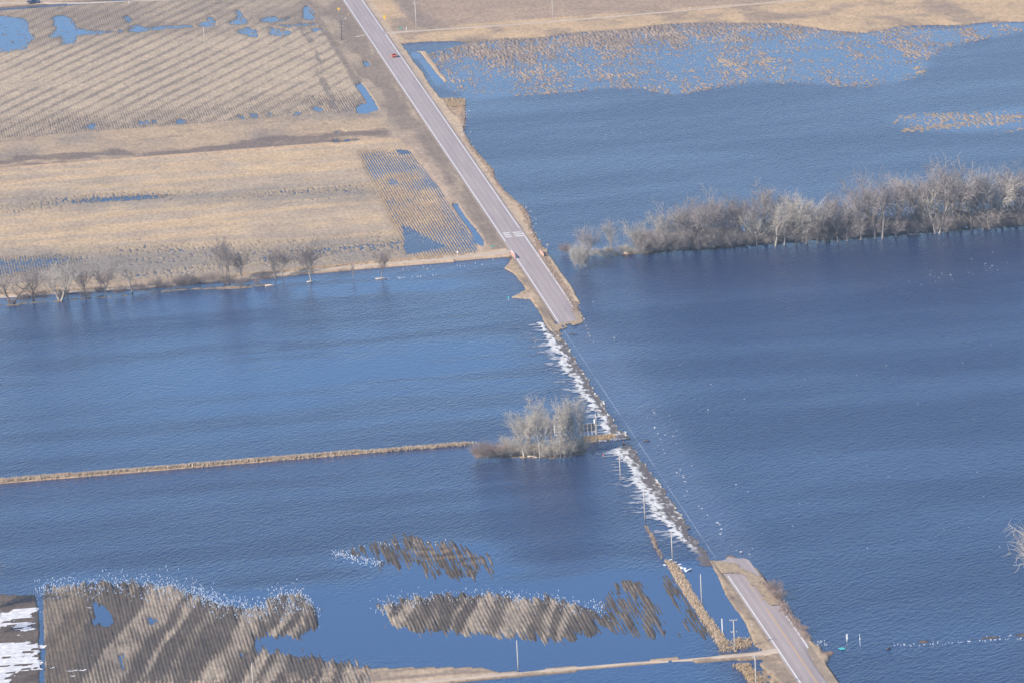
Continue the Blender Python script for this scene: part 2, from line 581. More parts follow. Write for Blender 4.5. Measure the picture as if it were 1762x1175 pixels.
# north-west field: windrowed residue in slanting bands
nwf = half(-X2, 20, 1.2, 1.5 * WX) * half(Y2, 396, 1.2) * half(-Y2, -722, 4, 4 * WY)
(xa, ya), (xb, yb) = gp(0, 190.7), gp(238, 78)
(xc, yc) = gp(0, 205.7)
L_ = math.hypot(xb - xa, yb - ya)
nx_, ny_ = -(yb - ya) / L_, (xb - xa) / L_
period = abs((xc - xa) * nx_ + (yc - ya) * ny_)
phase = ((X2 - xa) * nx_ + (Y2 - ya) * ny_ + 2.0 * (FX(40, 70, 2, 41) - 0.5)) / period
band = 0.5 + 0.5 * np.cos(2 * np.pi * phase)
dz_ = np.maximum(sstep(-Y2, -470, -402), sstep(Y2, 585, 650))
dampn = np.clip(dz_ * (0.35 + 1.3 * (FX(26, 34, 4, 43) - 0.28)), 0, 1)
bandness = 0.18 + 0.82 * sstep(band + 0.45 * (FX(2.0, 9, 3, 42) - 0.5) + 0.8 * (FX(30, 40, 3, 44) - 0.42) + 1.1 * (rows - 0.5) * (0.12 + dampn), 0.02, 0.55)
colr = mixc(mixc((0.215, 0.18, 0.155), (0.415, 0.345, 0.265), bandness), (0.20, 0.165, 0.145), dampn * 0.72)
hatch = sstep(rows, 0.15, 0.6)
colr = colr * (1 - 0.38 * ((1 - hatch) * (0.25 + dampn) * (1 - 0.5 * bandness)))[..., None]
lay(nwf, 0.33 - 0.14 * dampn + 0.06 * (rows - 0.5) + 0.05 * (fine - 0.5), colr)
H -= nwf * dampn * (Y2 < 470) * 0.40 * sstep(grain + 0.5 * (FX(18, 10, 3, 47) - 0.5) + 0.25 * (rows < 0.4), 0.72, 0.95)
PUD_NW = [
    [(-120, 26), (0, 27), (28, 30), (45, 36), (52, 52), (62, 62), (52, 74), (50, 84), (20, 90), (-120, 96)],
    [(92, 30), (112, 27), (124, 34), (135, 48), (152, 53), (200, 55), (208, 50), (212, 56), (160, 60), (132, 62), (130, 76), (108, 78), (104, 64), (74, 64), (92, 56)],
    [(215, 30), (226, 28), (230, 36), (222, 40)],
    [(222, 46), (236, 42), (250, 48), (330, 43), (330, 48), (268, 52), (236, 56), (218, 56)],
    [(333, 44), (345, 38), (352, 36), (358, 28), (366, 32), (374, 46), (352, 48)],
    [(392, 36), (408, 34), (406, 18), (414, 18), (418, 30), (430, 34), (432, 42), (398, 44)],
    [(404, 54), (430, 46), (442, 54), (444, 62), (438, 67), (420, 60)],
    [(455, 32), (476, 29), (486, 34), (500, 30), (500, 35), (470, 39), (452, 37)],
    [(460, 48), (500, 52), (504, 58), (490, 63), (462, 62)],
    [(465, 44), (510, 42), (559, 39.5), (559, 43.5), (500, 47)],
    [(520, 22), (530, 9), (538, 12), (545, 28), (542, 35), (524, 34)],
    [(533, 49), (554, 48), (560, 54), (545, 57)],
    [(408, 200), (418, 196), (422, 204), (412, 206)], [(430, 195), (440, 193), (444, 202), (432, 205)],
    [(455, 195), (474, 193), (472, 200), (458, 201)], [(534, 186), (550, 183), (562, 190), (545, 193)],
    [(150, 215), (166, 212), (168, 220), (155, 222)], [(530, 165), (540, 164), (538, 169), (531, 170)],
    [(300, 208), (316, 206), (320, 212), (302, 214)], [(230, 211), (270, 208), (272, 212), (232, 215)],
    [(495, 196), (520, 193), (520, 199), (498, 200)],
]
for q in PUD_NW:
    m = soft(q, 3.5, 0.9, 3.5)
    H -= m * (0.44 + 0.26 * (rows - 0.5) + 0.75 * (fine - 0.5) + 0.5 * (speck - 0.5))
    lay(soft(q, 9, 3, 9) * 0.5, None, (0.14, 0.12, 0.105))
    CALM = np.maximum(CALM, soft(q, 1, 2, 4))
# far edge of that field: another gravel road and its ditches
lay(half(-X2, 60, 6) * half(Y2, 716, 2) * half(-Y2, -728, 2), 0.1, (0.17, 0.14, 0.13))
H -= half(-X2, 95, 8) * half(Y2, 718, 1.0) * half(-Y2, -721.5, 1.0) * 0.35
lay(half(-X2, 5, 2) * half(Y2, 727, 1.5), 0.5, mixc(TAN, (0.45, 0.35, 0.27), med))

# roadside ditch and verge, west of the road, north part
vlim = np.where(Y2 > 331, 18.5, 12.5 + 4 * sstep(Y2, 250, 331))
verge = half(-X2, 4.5, 0.8) * sstep(X2 + vlim + 2 * WX, -1.5, 1.5) * half(Y2, 108, 2)
vdark = sstep(FX(5, 40, 4, 51) + 0.22 * sstep(X2, -16, -7), 0.42, 0.66)
lay(verge, 0.36 + 0.16 * (med - 0.5), mixc((0.335, 0.275, 0.215), (0.225, 0.185, 0.155), vdark))
lay(half(-X2, 17.6, 0.8, 2 * WX) * half(X2, -20.5, 0.8, 2 * WX) * half(Y2, 396, 3) * 0.8, None, (0.185, 0.155, 0.14))
trk = -27 - 6 * sstep(-Y2, -600, -400)
lay(sstep(X2 - trk + 3 * WX, -1.8, -0.8) * sstep(trk - X2 - 3 * WX, -1.8, -0.8) * half(Y2, 402, 4) * half(-Y2, -640, 20) * sstep(FX(3, 18, 3, 55), 0.3, 0.6) * 0.75, None, (0.17, 0.15, 0.14))
lay(half(-X2, 10, 2, 5 * WX) * half(X2, -16, 2, 4 * WX) * half(Y2, 108, 3) * half(-Y2, -345, 8), None, mixc((0.40, 0.315, 0.245), (0.31, 0.25, 0.205), med * 1.2 - 0.2))
for q in ([(624, 108), (632, 106), (637, 112), (630, 116)],
          [(612, 148), (622, 143), (634, 160), (642, 172), (652, 190), (632, 196), (614, 196), (613, 186), (622, 180), (632, 178)],
          [(780, 352), (788, 350), (800, 372), (815, 390), (833, 414), (832, 424), (818, 418), (812, 400), (795, 378)]):
    m = pin(q, 1.2, 1)
    H -= m * 0.75
    lay(pin(q, 3, 4) * 0.55, None, (0.16, 0.13, 0.115))
    CALM = np.maximum(CALM, pin(q, 0.5, 3))

# --- north-east land
ne = half(X2, 4.0, 1.0) * half(Y2, 546, 3, 14 * WY + 3 * (FX(40, 40, 3, 61) - 0.5))
lay(ne, 0.42 + 0.14 * (med - 0.5), mixc((0.46, 0.345, 0.225), (0.30, 0.235, 0.18), sstep(FX(12, 20, 4, 62), 0.45, 0.72)))
lay(soft([(735, 62), (800, 74), (900, 71), (1000, 60), (1120, 48), (1230, 40), (1350, 46), (1420, 54), (1480, 60), (1550, 50), (1640, 46), (1790, 40), (1790, -40), (735, -40)], 7, 2, 5) * (X2 > 14), 0.40, mixc((0.46, 0.345, 0.225), (0.30, 0.235, 0.18), sstep(FX(12, 20, 4, 62), 0.45, 0.72)))
plow = half(X2, 17, 2.5, 3 * WX) * half(Y2, 583.5, 1)
lay(plow, 0.45, mixc((0.285, 0.22, 0.175), (0.375, 0.285, 0.215), FX(90, 30, 4, 63) * 1.6 - 0.35))
lay(half(X2, 17, 2.0, 3 * WX) * half(-X2, -26, 5, 8 * WX) * half(Y2, 584, 3), None, (0.25, 0.20, 0.17))
gull = sstep(FX(3, 22, 3, 64), 0.58, 0.72) * half(X2, 120, 30) * half(Y2, 500, 6) * half(-Y2, -560, 4)
# wide stretch of standing stubble in shallow water
wetn = soft([(742, 92), (800, 78), (900, 70), (1000, 62), (1150, 46), (1230, 38), (1350, 46), (1480, 62), (1500, 48), (1560, 50), (1780, 40), (1780, 52),
            (1700, 66), (1640, 82), (1600, 92), (1595, 132), (1540, 142), (1480, 148), (1300, 143), (1200, 158), (1165, 166), (1080, 150), (980, 160),
            (900, 166), (780, 168), (757, 145)], 10, 5, 11)
fl = FX(6, 55, 4, 65)
fl2 = FX(26, 9, 4, 66)
depth = sstep(Y2 - 0.10 * X2, 440, 540)
sm = FX(1.6, 5, 2, 69)
wet_h = -0.15 + 0.30 * depth + 0.52 * (fl - 0.5) + 0.36 * (fl2 - 0.5) + 0.20 * (sm - 0.5) + 0.95 * (grain - 0.5) + 0.2 * (speck - 0.5) + 0.06 * half(X2, 30, 15) - 0.05 * half(X2, 150, 25)
w3 = sstep(wetn, 0.04, 0.5)
wm_ = np.maximum(w3, sstep(wetn, 0.45, 0.75)) * (H < 0.2)
lay(wm_, wet_h - 0.35 * (1 - w3) * (1 - depth), mixc((0.36, 0.29, 0.235), (0.235, 0.20, 0.185), med * 1.4 - 0.2 + 0.4 * depth))
CALM = np.maximum(CALM, sstep(wetn + 0.7 * (FX(24, 14, 3, 68) - 0.5), 0.25, 0.75) * 0.66)
wet2 = soft([(1540, 200), (1660, 196), (1780, 178), (1780, 226), (1660, 228), (1600, 224), (1550, 214)], 8, 5, 6)
lay((wet2 > 0.02).astype(np.float32), -0.42 + 0.36 * wet2 + 0.85 * (fl2 - 0.5) + 0.75 * (grain - 0.5) + 0.3 * (sm - 0.5), mixc((0.36, 0.30, 0.24), (0.26, 0.225, 0.20), fl2 * 2 - 0.5))
CALM = np.maximum(CALM, wet2 * 0.8)
land_spur = half(X2, 150, 30) * half(Y2, 505, 8, 40 * (FX(9, 60, 3, 67) - 0.5)) * half(-Y2, -560, 10)
for q in ([(1575, 112), (1590, 110), (1594, 122), (1580, 134), (1560, 136), (1572, 126)], [(1480, 228), (1500, 222), (1540, 203), (1560, 198), (1580, 200), (1545, 212), (1510, 226)],
          [(1540, 224), (1570, 221), (1620, 223), (1618, 228), (1570, 230), (1545, 230)], [(1545, 198), (1580, 196), (1640, 196), (1640, 199), (1580, 201)],
          [(1160, 160), (1172, 154), (1180, 156), (1174, 164), (1160, 166)], [(1300, 105), (1330, 96), (1342, 120), (1350, 144), (1342, 146), (1328, 124)],
          [(840, 160), (852, 156), (858, 160), (846, 166)], [(872, 162), (882, 160), (880, 166), (874, 166)], [(1640, 240), (1700, 230), (1770, 218), (1770, 226), (1700, 236), (1640, 244)],
          [(930, 156), (950, 152), (948, 158), (932, 160)], [(1655, 128), (1670, 126), (1672, 130), (1658, 131)], [(1228, 102), (1248, 98), (1290, 130), (1300, 142), (1270, 130)]):
    lay(soft(q, 5, 1.2, 3.0), 0.03 + 0.6 * (fine - 0.5) + 0.5 * (speck - 0.5), mixc((0.43, 0.335, 0.235), (0.34, 0.265, 0.19), med))
# narrow ditch pond beside the road at the far end, with its bank
lay(pin([(716, 88), (732, 88), (770, 140), (757, 146)], 1, 1), 0.18, (0.44, 0.34, 0.24))
q = [(705, 92), (722, 90), (764, 142), (752, 146), (738, 130), (728, 110)]
lay(pin(q, 1.0, 1), -0.5)
CALM = np.maximum(CALM, pin(q, 0.5, 2))

# --- east shore of the northern embankment
esh = [(700, 88), (712, 108), (728, 126), (740, 148), (757, 170), (800, 170), (800, 184), (802, 200), (799, 230), (812, 256), (838, 280), (848, 293), (851, 310), (866, 328),
       (890, 348), (905, 360), (914, 378), (914, 398), (928, 424), (945, 432), (942, 438), (932, 440), (941, 443), (944, 462), (962, 480), (985, 518), (1001, 548), (990, 556), (966, 566),
       (930, 500), (880, 420), (760, 240), (660, 90), (668, 74)]
m = pin(esh, 1.2, 1)
lay(m, 0.42 - 0.28 * sstep(X2, 7.5, 16), mixc((0.46, 0.355, 0.25), (0.27, 0.20, 0.17), sstep(X2 + 6 * (med - 0.5), 8.5, 13)))
lay(half(X2, 3.6, 0.4) * half(-X2, -7.6, 0.7, 1.5 * WX) * half(Y2, 12, 8), 0.40, (0.47, 0.375, 0.275))
lay(half(X2, 3.6, 0.4) * half(-X2, -5.6, 0.5) * half(Y2, 12, 8), None, (0.40, 0.325, 0.26))
lay(pin([(762, 172), (800, 171), (801, 196), (783, 200), (772, 188)], 1.5, 1), 0.12 + 0.25 * (sm - 0.5), mixc((0.50, 0.37, 0.24), (0.34, 0.25, 0.18), sm * 1.4 - 0.2))
# --- west shore, from the field path down to the overflow
wsh = [(866, 462), (884, 472), (905, 498), (878, 513), (912, 514), (922, 530), (935, 552), (945, 568), (962, 584), (975, 562), (930, 490), (890, 446), (880, 448)]
lay(pin(wsh, 1.0, 1), 0.30, mixc((0.355, 0.28, 0.20), (0.235, 0.19, 0.155), sstep(med, 0.35, 0.65)))
lay(pin([(876, 513), (915, 505), (925, 507), (926, 513), (912, 516)], 0.6, 1), 0.24, (0.42, 0.34, 0.26))
# field path, the cut with running water south of it, thin tree bank
path_y = lambda px, py: gp(px, py)
pth = [(0, 508), (240, 494), (480, 469), (640, 452), (760, 443), (880, 429), (886, 441), (760, 453), (640, 463), (480, 478), (240, 498), (0, 512)]
lay(pin(pth, 0.8, 1), 0.42, mixc((0.52, 0.41, 0.31), (0.42, 0.32, 0.22), med))
cut = [(-60, 520), (0, 512), (240, 498), (480, 478), (640, 464), (760, 455), (872, 446), (868, 458), (760, 470), (640, 480), (520, 484), (470, 490), (240, 509), (0, 525), (-60, 532)]
lay(pin(cut, 0.8, 1), -0.7)
CALM = np.maximum(CALM, pin(cut, 0.5, 2) * 0.45)
bank = [(-60, 532), (0, 523), (100, 517), (230, 505), (330, 495), (470, 488), (480, 491), (400, 498), (330, 500), (230, 508), (100, 521), (0, 529), (-60, 540)]
lay(pin(bank, 3.0, 1), 0.10 + 0.45 * (fine - 0.45), mixc((0.30, 0.245, 0.19), (0.18, 0.15, 0.13), med))
# tree bank east of the road
ebank = [(1010, 448), (1060, 442), (1120, 436), (1200, 432), (1300, 424), (1420, 416), (1560, 405), (1700, 395), (1790, 388), (1790, 376), (1560, 390), (1400, 402), (1250, 414), (1160, 424), (1080, 434)]
lay(pin(ebank, 3.0, 2), 0.12 + 0.5 * (fine - 0.5), mixc((0.20, 0.165, 0.14), (0.33, 0.26, 0.19), med))
lay(pin([(1072, 437), (1140, 432), (1140, 434), (1074, 440)], 1, 1), 0.2, (0.45, 0.31, 0.21))

# --- the grassy levee across the southern water, and the clump island
lev = [(-80, 832), (0, 824), (150, 813), (400, 793), (600, 777), (720, 769), (800, 763), (820, 762), (800, 766), (720, 773), (600, 783), (400, 799), (150, 820), (0, 832), (-80, 840)]
lay(pin(lev, 0.9, 1), 0.34, mixc((0.46, 0.35, 0.245), (0.36, 0.27, 0.19), med))
isl = [(812, 788), (818, 772), (870, 766), (1000, 758), (1050, 748), (1075, 752), (1050, 757), (1020, 764), (1005, 782), (960, 789), (880, 789)]
lay(pin(isl, 1.5, 1), 0.10 + 0.3 * (fine - 0.4), (0.30, 0.24, 0.18))
drv = [(1003, 751), (1055, 747), (1064, 751), (1040, 758), (1005, 763)]
lay(pin(drv, 0.8, 1), 0.32, (0.50, 0.38, 0.27))
lay(pin([(1038, 759), (1066, 752), (1078, 755), (1050, 762)], 1.5, 1), 0.10, (0.10, 0.08, 0.07))

# --- southern embankment
wshs = [(1218, 962), (1236, 994), (1252, 1028), (1268, 1052), (1281, 1070), (1290, 1092), (1295, 1112), (1330, 1124), (1305, 1142), (1340, 1190), (1420, 1240), (1460, 1240), (1448, 1190), (1436, 1165),
        (1420, 1140), (1438, 1122), (1430, 1117), (1410, 1120), (1418, 1111), (1400, 1108), (1386, 1092), (1368, 1070), (1348, 1048), (1340, 1024), (1312, 1003), (1292, 986), (1264, 972), (1240, 967)]
m = pin(wshs, 1.2, 1)
lay(m, 0.32, mixc((0.37, 0.295, 0.215), (0.25, 0.205, 0.165), sstep(med, 0.35, 0.65)))
lay(m * half(X2, 8.5, 1.0, 3 * WX), 0.14, (0.22, 0.165, 0.14))
lay(half(X2, 3.6, 0.4) * half(-X2, -6.6, 0.6, 1.5 * WX) * half(-Y2, 370, 6) * m, 0.33, (0.43, 0.345, 0.26))
lay(pin([(1412, 1118), (1440, 1119), (1430, 1125), (1412, 1124)], 2, 1), 0.08 + 0.3 * (sm - 0.5), (0.30, 0.20, 0.14))
levw = [(1142, 962), (1160, 966), (1178, 985), (1190, 1008), (1212, 1046), (1235, 1078), (1252, 1100), (1262, 1108), (1238, 1119), (1224, 1088), (1200, 1056), (1176, 1020), (1158, 990)]
lay(pin(levw, 1.2, 1), 0.22, mixc((0.47, 0.36, 0.255), (0.34, 0.26, 0.185), med))
lay(pin([(1240, 1104), (1262, 1098), (1290, 1096), (1293, 1114), (1270, 1121), (1236, 1122)], 2.5, 1), 0.06 + 0.5 * (fine - 0.45), mixc((0.34, 0.25, 0.17), (0.17, 0.13, 0.11), med * 1.5 - 0.2))
lay(pin([(1108, 900), (1114, 905), (1128, 930), (1144, 960), (1138, 962), (1122, 935)], 1.0, 1), -0.05 + 0.3 * (fine - 0.4), (0.20, 0.14, 0.11))
lay(pin([(1256, 1143), (1292, 1141), (1292, 1150), (1305, 1168), (1320, 1200), (1300, 1200), (1284, 1170), (1270, 1152)], 2.0, 1), 0.18, (0.45, 0.34, 0.235))
lay(pin([(1290, 1152), (1310, 1150), (1330, 1160), (1360, 1200), (1320, 1200), (1305, 1170)], 2.0, 1), 0.02 + 0.4 * (fine - 0.45), (0.36, 0.28, 0.20))
# bottom gravel road shelf and the field headland beside it
lay(pin([(1178, 1132), (1240, 1126), (1330, 1115), (1345, 1130), (1300, 1136), (1200, 1142)], 0.8, 1), 0.22, (0.30, 0.24, 0.185))
shelf = [(-80, 1190), (420, 1163), (560, 1148), (700, 1146), (830, 1147), (860, 1155), (1060, 1139), (1170, 1129), (1176, 1137), (1080, 1148), (900, 1164), (760, 1180), (600, 1215), (-80, 1260)]
lay(pin(shelf, 1.5, 1), 0.20 + 0.1 * (med - 0.5), mixc((0.43, 0.35, 0.265), (0.24, 0.195, 0.165), sstep(FX(30, 4, 3, 71), 0.42, 0.62)))

# --- southern crop fields, half drowned; slanting light and dark bands, rows along the road
(xa, ya), (xb, yb) = gp(238, 1175), gp(327, 1034)
L_ = math.hypot(xb - xa, yb - ya)
nx_, ny_ = -(yb - ya) / L_, (xb - xa) / L_
ph = ((X2 - xa) * nx_ + (Y2 - ya) * ny_ + 6.0 * (FX(16, 40, 3, 73) - 0.5)) / (8.8 * abs(nx_))
ph = ph + 0.24 * np.sin(2 * np.pi * 0.37 * ph + 1.0) + 0.16 * np.sin(2 * np.pi * 0.61 * ph)
bandS = 0.5 + 0.5 * np.cos(2 * np.pi * ph) + 0.34 * np.sin(2 * np.pi * 0.29 * ph + 0.6) + 0.55 * (FX(2.0, 12, 3, 74) - 0.5) + 0.85 * (FX(18, 30, 3, 79) - 0.5)
lightS = sstep(bandS - 0.10 + 0.42 * (rows - 0.55) + 0.7 * (FX(40, 60, 2, 78) - 0.5) - 0.30 * sstep(-X2, 130, 170), 0.36, 0.74)
rowcut = FX(0.9, 12, 3, 75)


def croppart(poly, base, lightness, warp=4.0, rx=2.6, ry=12.0):
    m = soft(poly, warp, rx, ry)
    hh = -0.50 + (base + 0.50) * sstep(m, 0.04, 0.50) + 0.22 * (rows - 0.5) + (0.36 + 0.8 * (1 - sstep(m, 0.2, 0.95))) * (rowcut - 0.5) + 0.15 * (speck - 0.5)
    li = lightS * lightness
    c = mixc((0.112, 0.098, 0.090), (0.310, 0.272, 0.232), li * (0.52 + 0.6 * grain))
    c = c * (0.66 + 0.34 * sstep(rows + 0.45 * li, 0.2, 0.6))[..., None]
    lay(((m > 0.03) & (hh > H)).astype(np.float32), hh, c)


FIELD_W = [(76, 1200), (74, 1024), (100, 1014), (200, 1007), (262, 1012), (300, 1016), (345, 1032), (390, 1052), (430, 1062), (480, 1030), (505, 1018), (530, 1040), (545, 1074), (500, 1088),
           (440, 1082), (424, 1098), (424, 1126), (450, 1136), (500, 1130), (545, 1140), (580, 1147), (660, 1152), (640, 1175), (560, 1200)]
croppart(FIELD_W, 0.30, 1.0)
lay(pin([(74, 1200), (74, 1022), (150, 1012), (160, 1040), (140, 1100), (120, 1200)], 5, 3) * 0.55, None, (0.15, 0.125, 0.10))
for q in ([(160, 1030), (182, 1036), (206, 1068), (190, 1074), (158, 1070)], [(256, 1058), (266, 1055), (282, 1062), (276, 1073), (258, 1068)], [(135, 1088), (144, 1088), (142, 1096), (135, 1096)],
          [(198, 1116), (218, 1118), (222, 1152), (198, 1156), (206, 1136)], [(424, 1112), (440, 1115), (436, 1128), (420, 1124)]):
    m = soft(q, 9, 0.7, 4)
    H -= m * (0.44 + 0.45 * (rows - 0.5) + 1.5 * (rowcut - 0.5))
    CALM = np.maximum(CALM, m)
croppart([(648, 1046), (690, 1038), (760, 1030), (840, 1028), (900, 1034), (1010, 1046), (1040, 1062), (1030, 1084), (985, 1092), (880, 1089), (800, 1086), (760, 1078), (720, 1084), (680, 1072), (655, 1060)], 0.26, 1.0)
croppart([(1030, 1050), (1052, 1030), (1062, 1004), (1100, 1000), (1122, 1036), (1166, 1086), (1140, 1090), (1060, 1088), (1036, 1072)], 0.04, 0.25)
croppart([(1128, 986), (1150, 988), (1190, 1048), (1226, 1090), (1205, 1098), (1186, 1080), (1160, 1036)], 0.03, 0.15, 3, 1.6, 9)
croppart([(575, 950), (620, 941), (690, 937), (770, 935), (826, 948), (868, 964), (840, 976), (790, 988), (735, 984), (700, 972), (640, 962)], 0.07, 0.35, 6)
lay(pin([(690, 937), (770, 935), (826, 950), (868, 964), (840, 976), (790, 988), (735, 984)], 6, 3) * 0.4 * sstep(FX(12, 3, 3, 80), 0.5, 0.6), None, (0.36, 0.27, 0.18))
lay(pin([(1440, 1110.5), (1500, 1106.5), (1560, 1103), (1650, 1098), (1790, 1087), (1790, 1093), (1650, 1104), (1560, 1109), (1500, 1111), (1440, 1115)], 1.2, 1), 0.10 + 0.22 * (sm - 0.5) + 0.2 * (fine - 0.5), mixc((0.09, 0.07, 0.062), (0.16, 0.13, 0.105), fine))
# snow-streaked corner and narrow drain, far left bottom
lay(pin([(-120, 1016), (70, 1022), (70, 1200), (-120, 1200)], 2, 2), 0.16 + 0.3 * (FX(14, 4, 3, 77) - 0.5), (0.12, 0.10, 0.09))
q = [(62, 1020), (74, 1022), (77, 1200), (70, 1200), (68, 1060)]
lay(pin(q, 1.0, 1), -0.5)
CALM = np.maximum(CALM, pin(q, 0.5, 2))

# damp dark soil just above the waterline
damp = (1 - sstep(H, 0.03, 0.13)) * (H > -0.05) * (1 - 0.8 * wetn) * (1 - 0.8 * wet2) * (1 - 0.8 * rowf)
A = A * (1 - 0.42 * damp[..., None])

# the road bed: ground kept below the pavement
def road_z(y):
    y = np.asarray(y, float)
    return np.interp(y, [-600, -400, -352, -322, -312, -22, -16, -12, 20, 60, 900], [0.62, 0.60, 0.42, 0.05, -0.07, -0.07, -0.02, 0.14, 0.42, 0.58, 0.66])


rz = road_z(YS)[:, None]
bed = (np.abs(X2) < 4.7)
H = np.where(bed, np.minimum(H * 0 + rz - 0.16, 5), H)
shd = np.clip((7.5 - np.abs(X2)) / 2.8, 0, 1) * (np.abs(X2) >= 4.7)
H = np.where(shd > 0, np.maximum(H * (1 - shd) + (rz - 0.10) * shd, np.minimum(H, rz + 0.10)), H)
A[np.broadcast_to(bed, A.shape[:2])] = (0.3, 0.25, 0.2)
ground = grid_mesh('ground', XS, YS, H, M['ground'], colors={'albedo': np.clip(A * np.array((1.05, 1.0, 0.915), np.float32), 0.01, 0.9)})
tag(ground, kind='structure')

# ---------------------------------------------------------------- flood water: one sheet to the horizon
wx_in, wy_in = np.arange(-226, 300.1, 1.6), np.arange(-500, 801, 4.0)
WXS = np.array(sorted([-q for q in steps_out(226, 14, 4, 1.75)]) + list(wx_in) + steps_out(wx_in[-1], 14, 4, 1.75))
WYS = np.array(sorted([-q for q in steps_out(500, 14, 8, 1.7)]) + list(wy_in) + steps_out(wy_in[-1], 14, 8, 1.7))
WX2, WY2 = np.broadcast_to(WXS[None, :], (len(WYS), len(WXS))), np.broadcast_to(WYS[:, None], (len(WYS), len(WXS)))
zz = np.zeros_like(WX2, dtype=np.float32)
wwx, wwy = fbm(WXS, WYS, 24, 30, 3, 90) - 0.5, fbm(WXS, WYS, 24, 40, 3, 91) - 0.5
cs = CALM[np.clip(np.searchsorted(YS, WYS), 0, NY - 1)][:, np.clip(np.searchsorted(XS, WXS), 0, NX - 1)]


def wpin(pts, warp=6, blur=3):
    return bbox_blur(inside(gpoly(pts), warp, 0, WX2, WY2, wwx, wwy), int(blur * 1.2), int(blur * 0.8))


ruf = np.ones_like(zz)
LANE = fbm(WXS, WYS, 130, 16, 4, 93, 0.6)
LANE2 = sstep(LANE, 0.38, 0.60)
# lee of the overflow and of the fields: quieter water
ruf -= 0.52 * (0.15 + 0.85 * sstep(LANE, 0.36, 0.66)) * wpin([(900, 468), (925, 520), (955, 580), (1060, 730), (1000, 720), (600, 700), (300, 720), (100, 660), (300, 600), (600, 580), (880, 530)], 30, 14)
ruf -= 0.45 * LANE2 * wpin([(400, 500), (640, 484), (850, 470), (900, 500), (800, 520), (400, 530), (200, 540)], 14, 6)
ruf -= 0.72 * wpin([(420, 1060), (560, 1020), (660, 1000), (900, 1000), (1100, 960), (1140, 960), (1240, 1110), (1180, 1140), (880, 1160), (560, 1150), (430, 1130)], 10, 5)
ruf -= 1.0 * wpin([(1150, 968), (1218, 965), (1256, 1030), (1290, 1090), (1294, 1115), (1260, 1110), (1200, 1020)], 2, 1)
ruf -= 0.35 * wpin([(760, 1180), (1000, 1150), (1180, 1140), (1260, 1144), (1300, 1190), (1250, 1260), (760, 1260)], 8, 4)
ruf -= 0.30 * wpin([(1395, 1085), (1420, 1112), (1762, 1100), (1762, 1050), (1600, 1070), (1450, 1070)], 8, 3)
for q in ([(50, 1010), (130, 998), (260, 1000), (350, 1012), (430, 1030), (500, 1008), (550, 1030), (560, 1090), (420, 1100), (300, 1060), (100, 1040)],
          [(630, 1040), (760, 1018), (1000, 1026), (1060, 1000), (1140, 1010), (1180, 1060), (1040, 1080), (700, 1080)], [(560, 948), (640, 934), (780, 928), (890, 962), (800, 996), (680, 990)]):
    ruf -= 0.75 * wpin(q, 8, 3)
ruf -= (0.02 + 0.26 * LANE2) * sstep(-WX2, 12, 30) * sstep(-WY2, -92, -80)
ruf = np.clip(ruf, 0.06, 1) * (1 - 0.9 * cs)
bed_sheen_col = np.empty(zz.shape + (3,), np.float32)
bed_sheen_col[:] = (0.015, 0.036, 0.104)
bed_sheen_col = bed_sheen_col + (1 - sstep(ruf, 0.1, 0.9))[..., None] * np.array((0.010, 0.026, 0.052), np.float32)  # calm water painted lighter and bluer, standing in for stronger sky reflection
# shallow sheet running over the drowned pavement shows the road through it
sh = sstep(WX2, -6.5, -4.0) * sstep(-WX2, -14, -2.0) * sstep(WY2, -335, -315) * sstep(-WY2, 2, 16)
bed_sheen_col = bed_sheen_col * (1 - 0.35 * sh[..., None]) + np.array((0.075, 0.085, 0.155), np.float32) * 0.35 * sh[..., None]
ruf = ruf * (1 - 0.25 * sh)
water = grid_mesh('flood_water', WXS, WYS, zz, M['water'], attrs={'ruffle': ruf}, colors={'bed': bed_sheen_col})
tag(water, kind='structure')

# ---------------------------------------------------------------- highway, markings
def mat_asphalt():
    m, nt, b = mat_new('pinkish_worn_asphalt')
    n1 = noise_node(nt, 0.35, 4, 0.6, mapscale=(1, 0.08, 1))
    n2 = noise_node(nt, 2.5, 4, 0.7)
    r = ramp_node(nt, n1.outputs[0], [(0.30, (0.325, 0.275, 0.268)), (0.70, (0.405, 0.345, 0.33))])
    # two pairs of polished, slightly darker wheel tracks
    tc = nt.nodes.new('ShaderNodeTexCoord')
    sx = nt.nodes.new('ShaderNodeSeparateXYZ')
    nt.links.new(tc.outputs['Object'], sx.inputs[0])
    w = nt.nodes.new('ShaderNodeMath')
    w.operation = 'MULTIPLY'
    w.inputs[1].default_value = 2 * math.pi / 1.83
    nt.links.new(sx.outputs[0], w.inputs[0])
    c = nt.nodes.new('ShaderNodeMath')
    c.operation = 'COSINE'
    nt.links.new(w.outputs[0], c.inputs[0])
    tr = ramp_node(nt, c.outputs[0], [(0.0, (0.91, 0.91, 0.92)), (0.55, (1, 1, 1))])
    mx = nt.nodes.new('ShaderNodeMix')
    mx.data_type, mx.blend_type = 'RGBA', 'MULTIPLY'
    mx.inputs[0].default_value = 1
    nt.links.new(r.outputs[0], mx.inputs[6])
    nt.links.new(tr.outputs[0], mx.inputs[7])
    r2 = ramp_node(nt, n2.outputs[0], [(0.3, (0.9, 0.9, 0.9)), (0.7, (1.08, 1.08, 1.08))])
    my = nt.nodes.new('ShaderNodeMix')
    my.data_type, my.blend_type = 'RGBA', 'MULTIPLY'
    my.inputs[0].default_value = 1
    nt.links.new(mx.outputs[2], my.inputs[6])
    nt.links.new(r2.outputs[0], my.inputs[7])
    nt.links.new(my.outputs[2], b.inputs['Base Color'])
    b.inputs['Roughness'].default_value = 0.9
    return m


M['asphalt'] = mat_asphalt()


